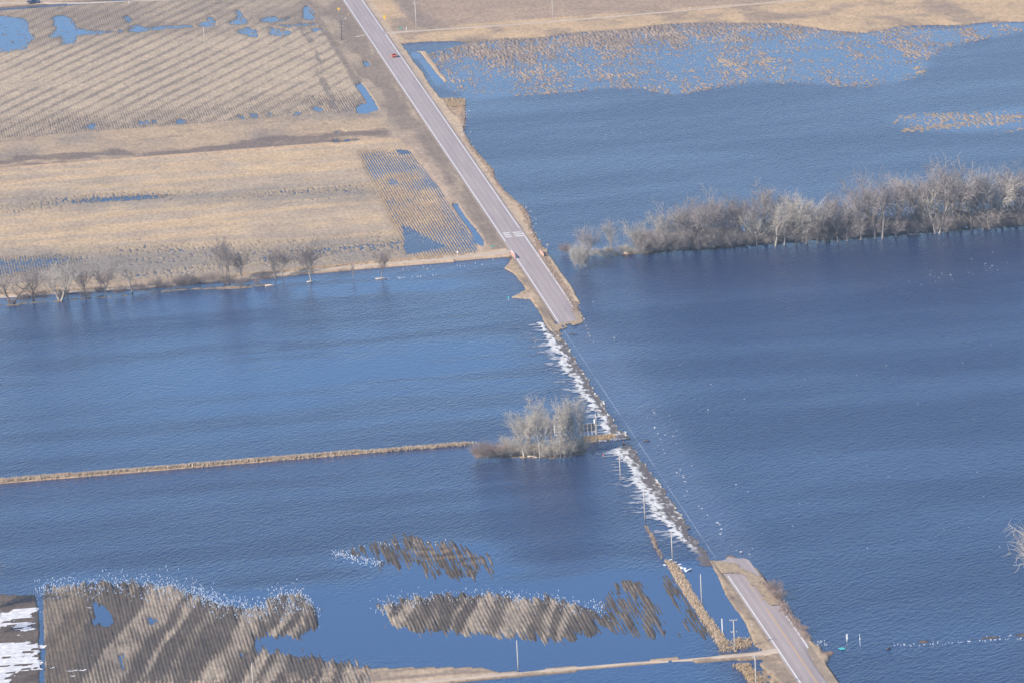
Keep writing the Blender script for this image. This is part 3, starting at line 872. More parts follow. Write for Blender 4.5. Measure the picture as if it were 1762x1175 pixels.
def road_dip(x, y):
    """the lane edge that has sunk below the water at both ends of the overflow"""
    x, y = np.asarray(x, float), np.asarray(y, float)
    a = np.clip((x - 1.6) / 2.0, 0, 1.2) * np.exp(-((y + 6) / 14.0) ** 2) * 0.34
    b = np.clip((x - 2.3) / 1.5, 0, 1.2) * np.exp(-((y + 434) / 15.0) ** 2) * 0.95
    return a + b


rxs = np.arange(-4.3, 4.31, 0.43)
rys = np.concatenate([np.arange(-600, -480, 8), np.arange(-480, 60, 2.0), np.arange(60, 1400, 12)])
rZ = road_z(rys)[:, None] - road_dip(rxs[None, :], rys[:, None]) + 0.02 * (fbm(rxs, rys, 1.5, 5, 2, 101) - 0.5) * 2 - 0.012 * np.abs(rxs)[None, :]
road = grid_mesh('road', rxs, rys, rZ.astype(np.float32), M['asphalt'])
tag(road, kind='structure')


def strip_mark(mb, x, y0, y1, w, lift=0.012, step=3.0, floor=None):
    ys = list(np.arange(y0, y1, step)) + [y1]
    for a, b in zip(ys[:-1], ys[1:]):
        def z(xx, yy):
            q = float(road_z(yy)) - float(road_dip(xx, yy)) - 0.012 * abs(xx) + lift
            return max(q, floor) if floor is not None else q
        mb.add([(x - w / 2, a, z(x, a)), (x + w / 2, a, z(x, a)), (x + w / 2, b, z(x, b)), (x - w / 2, b, z(x, b))], [(0, 1, 2, 3)])


mb = MB()
for x, y0, y1 in ((-3.65, -11, 105), (-3.65, 120, 1400), (3.65, -3, 133), (3.65, 141, 572), (3.65, 581, 1400), (-3.65, -600, -338), (3.65, -423, -378), (3.65, -600, -428)):
    strip_mark(mb, x, y0, y1, 0.30, 0.028)
o = mb.build('edge_line_markings', M['white_paint'], recalc=False)
tag(o, kind='structure')
mb = MB()
# the west edge line still shows through the shallow sheet of water
rr = random.Random(3)
y = -318.0
while y < -12:
    L = rr.uniform(4, 14)
    strip_mark(mb, -3.65, y, min(y + L, -12), rr.choice((0.05, 0.08, 0.11, 0.13)), 0.0, 3.0, 0.012)
    y += L
o = mb.build('drowned_edge_line', M['wet_paint'], recalc=False)
tag(o, kind='structure')
mb = MB()
for k in range(3):
    for x0, x1 in ((-2.75, -0.55), (0.55, 3.0)):
        y0 = 126.5 + k * 3.3
        for xx in np.arange(x0, x1, 0.55):
            strip_mark(mb, xx + 0.27, y0, y0 + 1.6, 0.53, 0.03, 0.8)
o = mb.build('rumble_bars', M['white_paint'], recalc=False)
tag(o, kind='structure')
mb = MB()
strip_mark(mb, 0.12, -600, -374, 0.20, 0.028)
y = -372
while y < -345:
    strip_mark(mb, 0.12, y, y + rr.uniform(0.8, 3), 0.18, 0.026)
    y += rr.uniform(3, 7)
y = 4.0
while y < 1300:
    strip_mark(mb, 0.0, y, y + 3, 0.15, 0.026)
    y += 12.2
o = mb.build('centre_line_markings', M['yellow_paint'], recalc=False)
tag(o, kind='structure')


def terrain_z(x, y):
    i, j = np.clip(np.searchsorted(XS, x), 0, NX - 1), np.clip(np.searchsorted(YS, y), 0, NY - 1)
    return float(H[j, i])


def surf_z(x, y):
    return max(terrain_z(x, y), 0.0)


def gravel_sheet(name, line, widths, lift=0.06, step=2.5, seed=1):
    """a gravel road following a ground polyline; its height keeps a little above the terrain"""
    P = [Vector((*gp(*q), 0)) for q in line]
    mb = MB()
    pts = []
    for (a, b, wa, wb) in zip(P[:-1], P[1:], widths[:-1], widths[1:]):
        n = max(1, int((b - a).length / step))
        for i in range(n):
            t = i / n
            pts.append((a.lerp(b, t), wa + (wb - wa) * t))
    pts.append((P[-1], widths[-1]))
    r = random.Random(seed)
    K = 4
    vs = []
    for i, (q, w) in enumerate(pts):
        d = (pts[min(i + 1, len(pts) - 1)][0] - pts[max(i - 1, 0)][0]).normalized()
        nrm = Vector((-d.y, d.x, 0))
        w = w * r.uniform(0.92, 1.08)
        hh = max(surf_z(q.x, q.y), 0.10) + lift
        for k in range(K + 1):
            u = (k / K - 0.5) * w
            vs.append((q.x + nrm.x * u, q.y + nrm.y * u, hh + 0.05 * (1 - (2 * k / K - 1) ** 2) - (0.30 if k in (0, K) else 0)))
    fs = [(i * (K + 1) + k, i * (K + 1) + k + 1, (i + 1) * (K + 1) + k + 1, (i + 1) * (K + 1) + k) for i in range(len(pts) - 1) for k in range(K)]
    mb.add(vs, fs)
    o = mb.build(name, M['gravel'], smooth=True)
    tag(o, kind='structure')
    return o


gravel_sheet('gravel_road', [(668, 59), (740, 54), (900, 43.5), (1100, 27), (1300, 9), (1500, -7), (1800, -34)], [8, 4.6, 4.4, 4.4, 4.2, 4.2, 4.2], seed=2)
gravel_sheet('gravel_road', [(-160, 9), (0, 8.0), (150, 5.5), (350, -1), (560, -16)], [5, 5, 5, 5, 5], seed=3)
gravel_sheet('gravel_road', [(520, 1194), (640, 1183), (760, 1171), (880, 1160), (1000, 1149), (1090, 1141), (1150, 1137.5)], [3.6, 3.6, 3.6, 3.4, 3.2, 2.8, 1.6], 0.05, seed=4)
gravel_sheet('gravel_road', [(1156, 1137), (1200, 1134), (1240, 1131), (1300, 1126), (1330, 1123), (1352, 1121)], [1.0, 3.0, 3.8, 4.4, 6.0, 9.0], 0.06, seed=5)
gravel_sheet('field_path', [(-60, 517), (0, 512), (240, 496), (480, 474), (640, 458), (760, 448.5), (850, 439), (884, 434)], [2.5, 2.8, 3.0, 3.2, 4.0, 5.0, 6.5, 8.0], 0.05, seed=6)
# the drowned end of the southern gravel road, a film of water over it
gravel_sheet('field_approach', [(668, 58.5), (640, 61), (610, 66)], [6, 4, 2], 0.03, seed=7)

# ---------------------------------------------------------------- overflow: turbulent silt-laden chute and white foam
def mat_foam():
    m, nt, b = mat_new('churned_white_water')
    at = nt.nodes.new('ShaderNodeAttribute')
    at.attribute_name = 'foam'
    n = noise_node(nt, 1.4, 5, 0.7, mapscale=(0.30, 1.6, 1))
    ad = nt.nodes.new('ShaderNodeMath')
    ad.operation = 'MULTIPLY_ADD'
    ad.inputs[1].default_value = 0.75
    nt.links.new(n.outputs[0], ad.inputs[0])
    mh = nt.nodes.new('ShaderNodeMath')
    mh.operation = 'MULTIPLY'
    mh.inputs[1].default_value = 0.62
    nt.links.new(at.outputs['Fac'], mh.inputs[0])
    nt.links.new(mh.outputs[0], ad.inputs[2])
    r = ramp_node(nt, ad.outputs[0], [(0.46, (0.0, 0.0, 0.0)), (0.66, (0.22, 0.22, 0.22)), (0.92, (1, 1, 1))])
    sw = nt.nodes.new('ShaderNodeAttribute')
    sw.attribute_name = 'silt'
    mx = nt.nodes.new('ShaderNodeMix')
    mx.data_type = 'RGBA'
    nt.links.new(r.outputs[0], mx.inputs[0])
    nt.links.new(sw.outputs['Color'], mx.inputs[6])
    mx.inputs[7].default_value = (0.64, 0.64, 0.62, 1)
    nt.links.new(mx.outputs[2], b.inputs['Base Color'])
    b.inputs['Roughness'].default_value = 0.55
    b.inputs['IOR'].default_value = 1.333
    return m


M['foam'] = mat_foam()
fxs, fys = np.arange(-30, -3.9, 0.2), np.arange(-326, -10, 0.3)
FXX, FYY = np.broadcast_to(fxs[None, :], (len(fys), len(fxs))), np.broadcast_to(fys[:, None], (len(fys), len(fxs)))


def edge_px(pts):
    W = sorted((gp(*q)[1], gp(*q)[0]) for q in pts)
    return np.interp(fys, [a for a, _ in W], [b for _, b in W])


east = edge_px([(962, 582), (972, 588), (985, 610), (1003, 640), (1030, 680), (1050, 712), (1064, 738), (1078, 744), (1092, 770), (1110, 800), (1130, 826), (1150, 855), (1166, 880), (1180, 902), (1194, 925), (1212, 948), (1226, 966)])
dark = edge_px([(958, 582), (968, 600), (988, 628), (1010, 660), (1030, 690), (1046, 716), (1056, 738), (1075, 762), (1090, 790), (1112, 812), (1126, 838), (1140, 862), (1158, 895), (1172, 915), (1188, 938), (1210, 962)])
west = edge_px([(945, 590), (958, 610), (975, 640), (1000, 675), (1022, 706), (1038, 730), (1046, 746), (1060, 765), (1068, 790), (1082, 812), (1098, 835), (1112, 862), (1130, 890), (1155, 915), (1176, 938), (1200, 962)])
lobes = fbm(np.zeros(1), fys, 5, 4.0, 3, 111)[:, 0]
e2 = (east + (lobes - 0.5) * 2.2)[:, None]
fj = fbm(np.zeros(1), fys, 5, 0.9, 2, 113)[:, 0] - 0.5
w2 = (west + (fj * 2.6 + (fbm(np.zeros(1), fys, 5, 12, 2, 114)[:, 0] - 0.5) * 3))[:, None]
d2 = (dark + (lobes - 0.5) * 2.5)[:, None]
stk = fbm(fxs, fys, 6.0, 0.9, 3, 115)                     # streaks running downstream
blob = fbm(fxs, fys, 2.4, 2.4, 3, 116)
u_ = (FXX - w2) / np.maximum(e2 - w2, 1.0)
hair = fbm(fxs, fys, 2.4, 1.5, 3, 119)
spk = fbm(fxs, fys, 0.7, 2.2, 3, 120)
crest = np.exp(-((u_ - 0.96) / 0.075) ** 2) * sstep(fbm(fxs, fys, 5, 5.0, 3, 117), 0.30, 0.58)
whiteband = np.exp(-((u_ - 0.22) / 0.32) ** 2)
gapm = np.exp(-((FYY + 180) / 6.0) ** 2)
foam_v = np.clip(0.42 * crest + whiteband * (0.95 + 0.9 * (hair - 0.5)) + 2.4 * (spk - 0.53) * (u_ > 0.2), 0, 1)
foam_v = foam_v * (1 - 0.9 * gapm) * (0.15 + 0.85 * sstep(FYY, -322, -292))
dist_w = np.clip((w2 - FXX) / 7.0, 0, 2)
hairs = (hair > 0.46 + 0.22 * dist_w) & (dist_w < 1.5)
keepv = (((u_ > 0) & (u_ < 1.0)) | (hairs & (u_ <= 0))) & (gapm < 0.75)
foam_v = np.where(u_ <= 0, np.clip(0.50 - 0.38 * dist_w + 0.9 * (hair - 0.52), 0.05, 0.8) * sstep(FYY, -322, -292), foam_v)
keep = keepv[:-1, :-1] & keepv[1:, 1:] & keepv[:-1, 1:] & keepv[1:, :-1]
sm_ = sstep(u_, -0.05, 0.35)[..., None]
silt = np.array((0.05, 0.085, 0.175), np.float32) * (1 - sm_) + np.array((0.125, 0.10, 0.085), np.float32) * sm_
fz = 0.015 + 0.05 * blob + 0.30 * crest * foam_v + 0.22 * foam_v * spk * (u_ > 0)
foam = grid_mesh('churning_foam', fxs, fys, fz.astype(np.float32), M['foam'], attrs={'foam': foam_v}, colors={'silt': silt}, keep=keep)
tag(foam, 'long band of churning brown and white water pouring off the flooded road', 'foam', kind='stuff')


# ---------------------------------------------------------------- grass, straw, brush as masses
def tufts(name, poly_or_line, n, h, mat, label, cat, width=0.0, wid=0.16, lean=0.4, seed=1, maxz=9, minz=-0.3, clump=0.0):
    r = random.Random(seed)
    mb = MB()
    pts = gpoly(poly_or_line)
    if width:
        segs = list(zip(pts[:-1], pts[1:]))
        lens = [math.dist(a, b) for a, b in segs]
    else:
        xs_, ys_ = [q[0] for q in pts], [q[1] for q in pts]

    def pip(x, y):
        c = False
        for i in range(len(pts)):
            (xa, ya), (xb, yb) = pts[i], pts[i - 1]
            if (ya > y) != (yb > y) and x < (xb - xa) * (y - ya) / (yb - ya) + xa:
                c = not c
        return c
    made, tries = 0, 0
    while made < n and tries < n * 8:
        tries += 1
        if width:
            k = r.choices(range(len(segs)), lens)[0]
            t = r.random()
            (xa, ya), (xb, yb) = segs[k]
            x, y = xa + (xb - xa) * t + r.gauss(0, width * 0.4), ya + (yb - ya) * t + r.gauss(0, width * 0.4)
        else:
            x, y = r.uniform(min(xs_), max(xs_)), r.uniform(min(ys_), max(ys_))
            if not pip(x, y):
                continue
        z = terrain_z(x, y)
        if z > maxz or z < minz:
            continue
        z = max(z, -0.1)
        made += 1
        nb = r.randint(3, 5)
        hh = h * r.uniform(0.5, 1.25)
        for _ in range(nb):
            a = r.uniform(0, 6.283)
            w = wid * r.uniform(0.6, 1.4)
            lx, ly = math.cos(a) * lean * hh * r.random(), math.sin(a) * lean * hh * r.random()
            ca, sa = math.cos(a + 1.57) * w / 2, math.sin(a + 1.57) * w / 2
            ox, oy = r.uniform(-.3, .3), r.uniform(-.3, .3)
            mb.add([(x + ox - ca, y + oy - sa, z - 0.05), (x + ox + ca, y + oy + sa, z - 0.05), (x + ox + lx * .5 + ca * .6, y + oy + ly * .5 + sa * .6, z + hh * .6), (x + ox + lx, y + oy + ly, z + hh)],
                   [(0, 1, 2), (0, 2, 3)])
    o = mb.build(name, mat, recalc=False)
    tag(o, label, cat, kind='stuff')
    return o


LEV_L = [(-60, 834), (150, 816.5), (400, 796), (600, 780), (720, 771), (812, 763.5)]
tufts('dry_grass', LEV_L, 5200, 0.75, M['pale_grass'], 'tall tan grass along the narrow levee crossing the flood water', 'grass', width=2.0, seed=1)
tufts('dry_grass', [(-60, 512), (0, 508), (240, 495), (480, 470), (640, 454), (760, 445)], 1500, 0.5, M['dry_grass'], 'dry grass edging the field path above the cut', 'grass', width=2.4, seed=2)
tufts('dry_grass', [(1142, 962), (1160, 966), (1190, 1008), (1235, 1078), (1256, 1104), (1238, 1116), (1200, 1056), (1158, 990)], 1100, 0.5, M['pale_grass'], 'tan grass on the narrow bank between drowned rows and calm ditch', 'grass', seed=3)
tufts('sedge', [(1110, 903), (1128, 932), (1144, 962), (1190, 985), (1206, 1010), (1222, 1035), (1236, 1055), (1246, 1085)], 300, 0.55, M['reed'], 'rusty sedge clumps poking from the water beside the narrow bank', 'sedge', width=1.6, seed=4)
tufts('dry_grass', [(1240, 1104), (1262, 1098), (1290, 1096), (1293, 1114), (1270, 1121), (1236, 1122)], 260, 0.5, M['dry_grass'], 'flattened grass at the foot of the crossarm pole', 'grass', seed=5)
tufts('dry_grass', [(1258, 1144), (1292, 1142), (1310, 1168), (1325, 1200), (1290, 1200), (1270, 1152)], 700, 0.6, M['dry_grass'], 'tan grass mound south of the gravel turn-off', 'grass', seed=6)
tufts('sedge', [(1312, 1004), (1330, 1018), (1346, 1036), (1352, 1056), (1372, 1078), (1392, 1104)], 900, 0.8, M['twig_red'], 'reddish brush on the east shore of the southern road bank', 'brush', width=1.8, wid=0.10, seed=7)
tufts('dry_grass', [(760, 172), (800, 176), (798, 205), (806, 250), (842, 290), (862, 326), (900, 360), (912, 392), (926, 424), (946, 462), (970, 496), (992, 536)], 2600, 0.45, M['reed'],
      'brown reeds lining the east shore of the northern road bank', 'reeds', width=1.6, seed=8)
tufts('dry_grass', [(766, 172), (800, 171), (801, 185), (772, 186)], 500, 0.8, M['dry_grass'], 'pale reeds on the small spit beside the northern road', 'reeds', seed=9)
tufts('dry_grass', [(1003, 752), (1055, 748), (1062, 751), (1040, 757), (1005, 762)], 500, 0.5, M['dry_grass'], 'tan grass on the short driveway by the cottonwood clump', 'grass', seed=10)
tufts('straw', [(745, 168), (900, 70), (1050, 62), (1300, 55), (1500, 62), (1590, 60), (1590, 130), (1480, 148), (1180, 160), (950, 156), (780, 164)], 2600, 0.30, M['stubble'],
      'drowned corn stubble standing in shallow blue water', 'stubble', wid=0.14, seed=11, minz=-0.30)

# straw wrack thrown over the south end of the overflow
mb = MB()
r = random.Random(5)
wr = gpoly([(1220, 962), (1262, 969), (1296, 986), (1332, 1010), (1348, 1042), (1350, 1056), (1342, 1054), (1325, 1046), (1314, 1034), (1302, 1017), (1291, 1003), (1275, 991), (1253, 989), (1238, 988)])
gx = np.arange(-5.0, 12, 0.35)
gy = np.arange(-372, -310, 0.8)
GXX, GYY = np.broadcast_to(gx[None, :], (len(gy), len(gx))), np.broadcast_to(gy[:, None], (len(gy), len(gx)))
nz1, nz2 = fbm(gx, gy, 2.2, 5, 3, 121), fbm(gx, gy, 1.2, 1.5, 2, 122)
wk = inside(wr, 1.5, 0, GXX, GYY, nz1 - 0.5, nz1 - 0.5)
kv = (wk > 0.5) & (nz1 > 0.22)
keep = kv[:-1, :-1] & kv[1:, 1:]
zz_ = np.maximum(road_z(GYY) * (np.abs(GXX) < 4.6) + 0.0, 0.02) + 0.05 + 0.16 * nz2
zz_ = np.maximum(zz_, 0.05)
o = grid_mesh('straw_wrack', gx, gy, zz_.astype(np.float32), mat_noise('matted_straw', (0.20, 0.155, 0.115), (0.47, 0.35, 0.21), 1.1, 0.95), keep=keep)
tag(o, 'matted straw washed over the south end of the flooded road', 'straw', kind='stuff')
wr = gpoly([(950, 560), (964, 557), (990, 552), (1001, 546), (1004, 555), (985, 562), (969, 566), (968, 588), (955, 584)])
gx = np.arange(-9.0, 8, 0.3)
gy = np.arange(-42, 4, 0.7)
GXX, GYY = np.broadcast_to(gx[None, :], (len(gy), len(gx))), np.broadcast_to(gy[:, None], (len(gy), len(gx)))
nz1, nz2 = fbm(gx, gy, 2.2, 4, 3, 123), fbm(gx, gy, 1.0, 1.2, 2, 124)
wk = inside(wr, 2.2, 0, GXX, GYY, nz1 - 0.5, nz1 - 0.5)
kv = (wk > 0.5) & (nz1 > 0.40)
keep = kv[:-1, :-1] & kv[1:, 1:]
o = grid_mesh('straw_wrack', gx, gy, (np.maximum(0.04, road_z(GYY) * (np.abs(GXX) < 4.6)) + 0.04 + 0.14 * nz2).astype(np.float32), bpy.data.materials['matted_straw'], keep=keep)
tag(o, 'dark matted straw at the north lip of the overflow', 'straw', kind='stuff')

# ---------------------------------------------------------------- bare trees
def rot_about(d, axis, a):
    return (Matrix.Rotation(a, 3, axis) @ d).normalized()


def grow(seed, style):
    """unit tree about 10 m tall: returns trunk MB (stem and limbs) and crown MB (branches and twigs)"""
    r = random.Random(seed)
    T, K = MB(), MB()
    up = Vector((0, 0, 1))

    def path(p, d, L, n, wob, lift):
        pts = [p]
        for _ in range(n):
            d = (d + Vector((r.gauss(0, wob), r.gauss(0, wob), r.gauss(0, wob * 0.6) + lift))).normalized()
            p = p + d * (L / n)
            pts.append(p)
        return pts

    def at(pts, t):
        f = t * (len(pts) - 1)
        i = min(int(f), len(pts) - 2)
        return pts[i].lerp(pts[i + 1], f - i), (pts[i + 1] - pts[i]).normalized()

    def side(d, ang):
        a = Vector((r.gauss(0, 1), r.gauss(0, 1), r.gauss(0, 1)))
        a = d.cross(a)
        if a.length < 1e-3:
            a = d.cross(up)
        return rot_about(d, a.normalized(), ang)

    S = dict(
        spread=dict(stems=1, trunk=4.2, r0=0.26, limbs=9, la=(0.5, 1.15), ll=(3.2, 5.2), lift=0.07, br=8, bl=(1.5, 2.6), tw=8, tl=(0.7, 1.5), t0=0.35),
        upright=dict(stems=1, trunk=8.5, r0=0.17, limbs=15, la=(0.45, 0.85), ll=(2.4, 4.4), lift=0.13, br=6, bl=(1.0, 2.0), tw=6, tl=(0.6, 1.3), t0=0.18),
        leaning=dict(stems=2, trunk=5.0, r0=0.24, limbs=6, la=(0.5, 1.1), ll=(2.4, 4.2), lift=0.08, br=6, bl=(1.3, 2.2), tw=8, tl=(0.7, 1.4), t0=0.4),
        sparse=dict(stems=1, trunk=7.5, r0=0.20, limbs=8, la=(0.4, 0.9), ll=(1.4, 2.6), lift=0.10, br=4, bl=(0.7, 1.4), tw=4, tl=(0.5, 1.0), t0=0.45),
        round=dict(stems=1, trunk=3.2, r0=0.20, limbs=9, la=(0.35, 0.95), ll=(3.6, 5.6), lift=0.05, br=8, bl=(1.4, 2.4), tw=9, tl=(0.7, 1.4), t0=0.5),
        shrub=dict(stems=9, trunk=5.0, r0=0.06, limbs=7, la=(0.3, 0.7), ll=(2.0, 3.8), lift=0.08, br=5, bl=(1.2, 2.2), tw=5, tl=(0.8, 1.6), t0=0.15))[style]
    for s in range(S['stems']):
        if S['stems'] == 1:
            d0, p0 = Vector((r.gauss(0, .05), r.gauss(0, .05), 1)).normalized(), Vector((0, 0, -0.3))
        else:
            a = 6.283 * s / S['stems'] + r.uniform(-.4, .4)
            sp = r.uniform(0.15, 0.75) if style == 'shrub' else 0.5
            d0, p0 = Vector((math.cos(a) * sp, math.sin(a) * sp, 1)).normalized(), Vector((math.cos(a) * .3, math.sin(a) * .3, -0.3))
            if style == 'shrub':
                p0 = Vector((math.cos(a) * r.uniform(0, 1.6), math.sin(a) * r.uniform(0, 1.6), -0.3))
        st = path(p0, d0, S['trunk'] * r.uniform(0.85, 1.15), 7, 0.06 if style != 'leaning' else 0.12, 0.02)
        rr0 = S['r0']
        T.tube(st, [rr0 * (1.25 if i == 0 else 1 - 0.72 * i / 7) for i in range(8)], 6)
        for li in range(S['limbs']):
            t = S['t0'] + (1 - S['t0']) * (li + r.random() * .7) / S['limbs']
            t = min(t, 1.0)
            p, d = at(st, t)
            az = 2.4 * li + r.uniform(-.5, .5)
            hor = Vector((math.cos(az), math.sin(az), 0))
            ang = r.uniform(*S['la'])
            ld = (d * math.cos(ang) + hor * math.sin(ang)).normalized()
            L = r.uniform(*S['ll']) * (1.15 - 0.45 * t if S['trunk'] > 7 else 1)
            lp = path(p, ld, L, 5, 0.10, S['lift'])
            lr = rr0 * (0.48 - 0.22 * t)
            T.tube(lp, [max(lr * (1 - 0.8 * i / 5), 0.02) for i in range(6)], 4, False)
            for bi in range(S['br']):
                p2, d2 = at(lp, 0.22 + 0.78 * (bi + r.random()) / S['br'] * 0.99)
                bd = (side(d2, r.uniform(0.5, 1.15)) + up * 0.10).normalized()
                bp_ = path(p2, bd, r.uniform(*S['bl']), 3, 0.14, 0.06)
                K.tube(bp_, [0.034, 0.027, 0.02, 0.012], 3, False)
                for ti in range(S['tw']):
                    p3, d3 = at(bp_, (ti + r.random()) / S['tw'] * 0.99)
                    td = (side(d3, r.uniform(0.5, 1.25)) + up * 0.05).normalized()
                    tp = path(p3, td, r.uniform(*S['tl']), 2, 0.2, 0.05)
                    K.tube(tp, [0.019, 0.016, 0.010], 3, False)
    zs = sorted(v[2] for v in K.v)
    zmax = zs[int(len(zs) * 0.985)]
    k = 10.0 / zmax
    T.v = [(a * k, b * k, c * k) for a, b, c in T.v]
    K.v = [(a * k, b * k, c * k) for a, b, c in K.v]
    return T, K


TREES = {}
for style, seeds in dict(spread=(11, 12, 13), upright=(21, 22), leaning=(31, 32), sparse=(41, 42), round=(51, 52), shrub=(61, 62)).items():
    for i, sd in enumerate(seeds):
        T, K = grow(sd, style)
        TREES[style, i] = (T.mesh('trunk', M['bark'], True), K.mesh('crown', M['twig_mauve'], True))
_variants = {}


def variant(me, mat):
    k = (me.name, mat.name)
    if k not in _variants:
        c = me.copy()
        c.materials.clear()
        c.materials.append(mat)
        _variants[k] = c
    return _variants[k]


TR = random.Random(99)


def tree(name, px, py, hpx, style, var, bark, twig, label, cat='tree', group=None, wide=1.0, lean=0.0, rz=None):
    x, y = gp(px, py)
    h = hpx / mscale(px, py) / math.cos(PITCH)
    z = surf_z(x, y) - 0.05
    root = empty(name, (x, y, z), TR.uniform(0, 6.28) if rz is None else rz)
    s = h / 10.0
    root.scale = (s * wide, s * wide, s)
    if lean:
        root.rotation_euler = (lean * 0.3, lean, 0)
    tag(root, label, cat, group)
    tm, km = TREES[style, var]
    for nm, me, mt in (('trunk', tm, M[bark]), ('crown', km, M[twig])):
        o = bpy.data.objects.new(nm, variant(me, mt))
        COL.objects.link(o)
        o.parent = root
    return root


ORD = ['first', 'second', 'third', 'fourth', 'fifth', 'sixth', 'seventh', 'eighth', 'ninth', 'tenth', 'eleventh', 'twelfth', 'thirteenth', 'fourteenth', 'fifteenth', 'sixteenth', 'seventeenth',
       'eighteenth', 'nineteenth', 'twentieth', 'twenty-first', 'twenty-second', 'twenty-third', 'twenty-fourth', 'twenty-fifth', 'twenty-sixth', 'twenty-seventh', 'twenty-eighth', 'twenty-ninth',
       'thirtieth', 'thirty-first', 'thirty-second', 'thirty-third', 'thirty-fourth', 'thirty-fifth', 'thirty-sixth', 'thirty-seventh', 'thirty-eighth', 'thirty-ninth']
# (px, py of the foot, height in px, style, variant, bark, twigs, width, look)
ROW_E = [
    (1011, 451, 62, 'round', 0, 'bark', 'twig_mauve', 0.85, 'mauve-crowned'), (1051, 434, 52, 'upright', 1, 'pale_bark', 'twig_tan', 1.35, 'small tan-topped'),
    (1092, 437, 57, 'round', 0, 'bark', 'twig_tan', 0.9, 'slim tan'), (1148, 432, 68, 'round', 1, 'bark', 'twig_tan', 1.0, 'bushy tan'),
    (1176, 430, 80, 'round', 0, 'bark', 'twig_mauve', 0.95, 'wide mauve'), (1197, 428, 84, 'leaning', 0, 'dark_bark', 'twig_mauve', 1.0, 'dark crooked'),
    (1204, 430, 72, 'sparse', 1, 'pale_bark', 'twig_mauve', 1.0, 'pale-trunked'), (1230, 427, 95, 'spread', 0, 'bark', 'twig_mauve', 0.8, 'tall broad'),
    (1246, 425, 76, 'round', 1, 'dark_bark', 'twig_mauve', 0.9, 'dark-stemmed'), (1264, 424, 72, 'spread', 1, 'bark', 'twig_mauve', 0.9, 'mid-height mauve'),
    (1285, 425, 90, 'round', 0, 'bark', 'twig_mauve', 0.85, 'tall mauve'), (1302, 424, 66, 'round', 1, 'pale_bark', 'twig_tan', 1.0, 'pale low-branched'),
    (1318, 421, 104, 'sparse', 0, 'bark', 'twig_mauve', 1.3, 'tall thin-topped'), (1334, 423, 70, 'leaning', 1, 'pale_bark', 'twig_tan', 0.9, 'pale forked'),
    (1350, 422, 90, 'upright', 1, 'pale_bark', 'twig_tan', 1.1, 'pale upright'), (1370, 421, 76, 'round', 0, 'bark', 'twig_tan', 0.95, 'rounded grey-tan'),
    (1388, 420, 82, 'spread', 2, 'bark', 'twig_tan', 0.85, 'spreading grey'), (1406, 419, 70, 'round', 1, 'pale_bark', 'twig_tan', 0.95, 'low tan-crowned'),
    (1424, 418, 82, 'leaning', 0, 'dark_bark', 'twig_mauve', 0.75, 'dark bent'), (1442, 417, 64, 'round', 0, 'bark', 'twig_mauve', 1.0, 'short round'),
    (1458, 415, 60, 'round', 1, 'bark', 'twig_mauve', 1.1, 'low mauve'), (1482, 413, 98, 'spread', 1, 'bark', 'twig_mauve', 0.9, 'tall open-crowned'),
    (1506, 412, 112, 'round', 0, 'bark', 'twig_mauve', 0.8, 'very tall mauve'), (1519, 412, 94, 'sparse', 1, 'pale_bark', 'twig_mauve', 0.8, 'white-trunked broken-topped'),
    (1541, 408, 88, 'spread', 2, 'bark', 'twig_mauve', 0.8, 'grey many-limbed'), (1563, 404, 78, 'sparse', 0, 'pale_bark', 'twig_tan', 1.1, 'white leaning'),
    (1573, 402, 108, 'spread', 0, 'dark_bark', 'twig_mauve', 0.95, 'great dark-limbed'), (1596, 402, 92, 'round', 1, 'bark', 'twig_mauve', 0.8, 'dense grey'),
    (1613, 402, 84, 'leaning', 1, 'pale_bark', 'twig_tan', 0.8, 'pale curving'), (1630, 400, 114, 'spread', 1, 'bark', 'twig_mauve', 0.85, 'towering forked'),
    (1652, 398, 118, 'round', 0, 'bark', 'twig_mauve', 0.9, 'tallest rounded'), (1672, 397, 88, 'spread', 2, 'bark', 'twig_tan', 0.8, 'tan mid-height'),
    (1692, 396, 98, 'round', 1, 'bark', 'twig_mauve', 0.85, 'broad mauve'), (1701, 395, 72, 'leaning', 0, 'pale_bark', 'twig_tan', 0.8, 'short pale'),
    (1713, 394, 66, 'sparse', 1, 'pale_bark', 'twig_tan', 1.0, 'thin white'), (1724, 393, 94, 'round', 0, 'bark', 'twig_tan', 0.9, 'full grey-tan'),
    (1749, 390, 92, 'spread', 0, 'pale_bark', 'twig_mauve', 0.95, 'pale-stemmed tall'), (1774, 388, 104, 'round', 1, 'bark', 'twig_mauve', 1.0, 'frame-edge mauve'),
]
for i, (px, py, hp, st, va, bk, tw, wd, look) in enumerate(ROW_E):
    tree('bare_tree', px, py, hp, st, va, bk, tw, f'{look} bare tree, {ORD[i]} from the road in the flooded row east of it', 'tree', 'bare trees in the flooded row east of the road', wd)
# a second, hidden file of stems gives the row its depth
BACK_E = [(1190, 418, 66), (1225, 416, 70), (1275, 412, 76), (1330, 409, 80), (1378, 406, 66), (1436, 402, 64), (1495, 398, 84), (1550, 393, 88), (1605, 390, 92), (1640, 387, 96), (1682, 384, 84), (1735, 380, 84)]
for i, (px, py, hp) in enumerate(BACK_E):
    tree('bare_tree', px, py, hp, ('spread', 'round')[i % 2], i % 2, 'bark', 'twig_mauve', f'greyish bare tree behind the flooded row, {ORD[i]} from the road in the rear file', 'tree', 'rear file of the flooded row east of the road', 0.95)

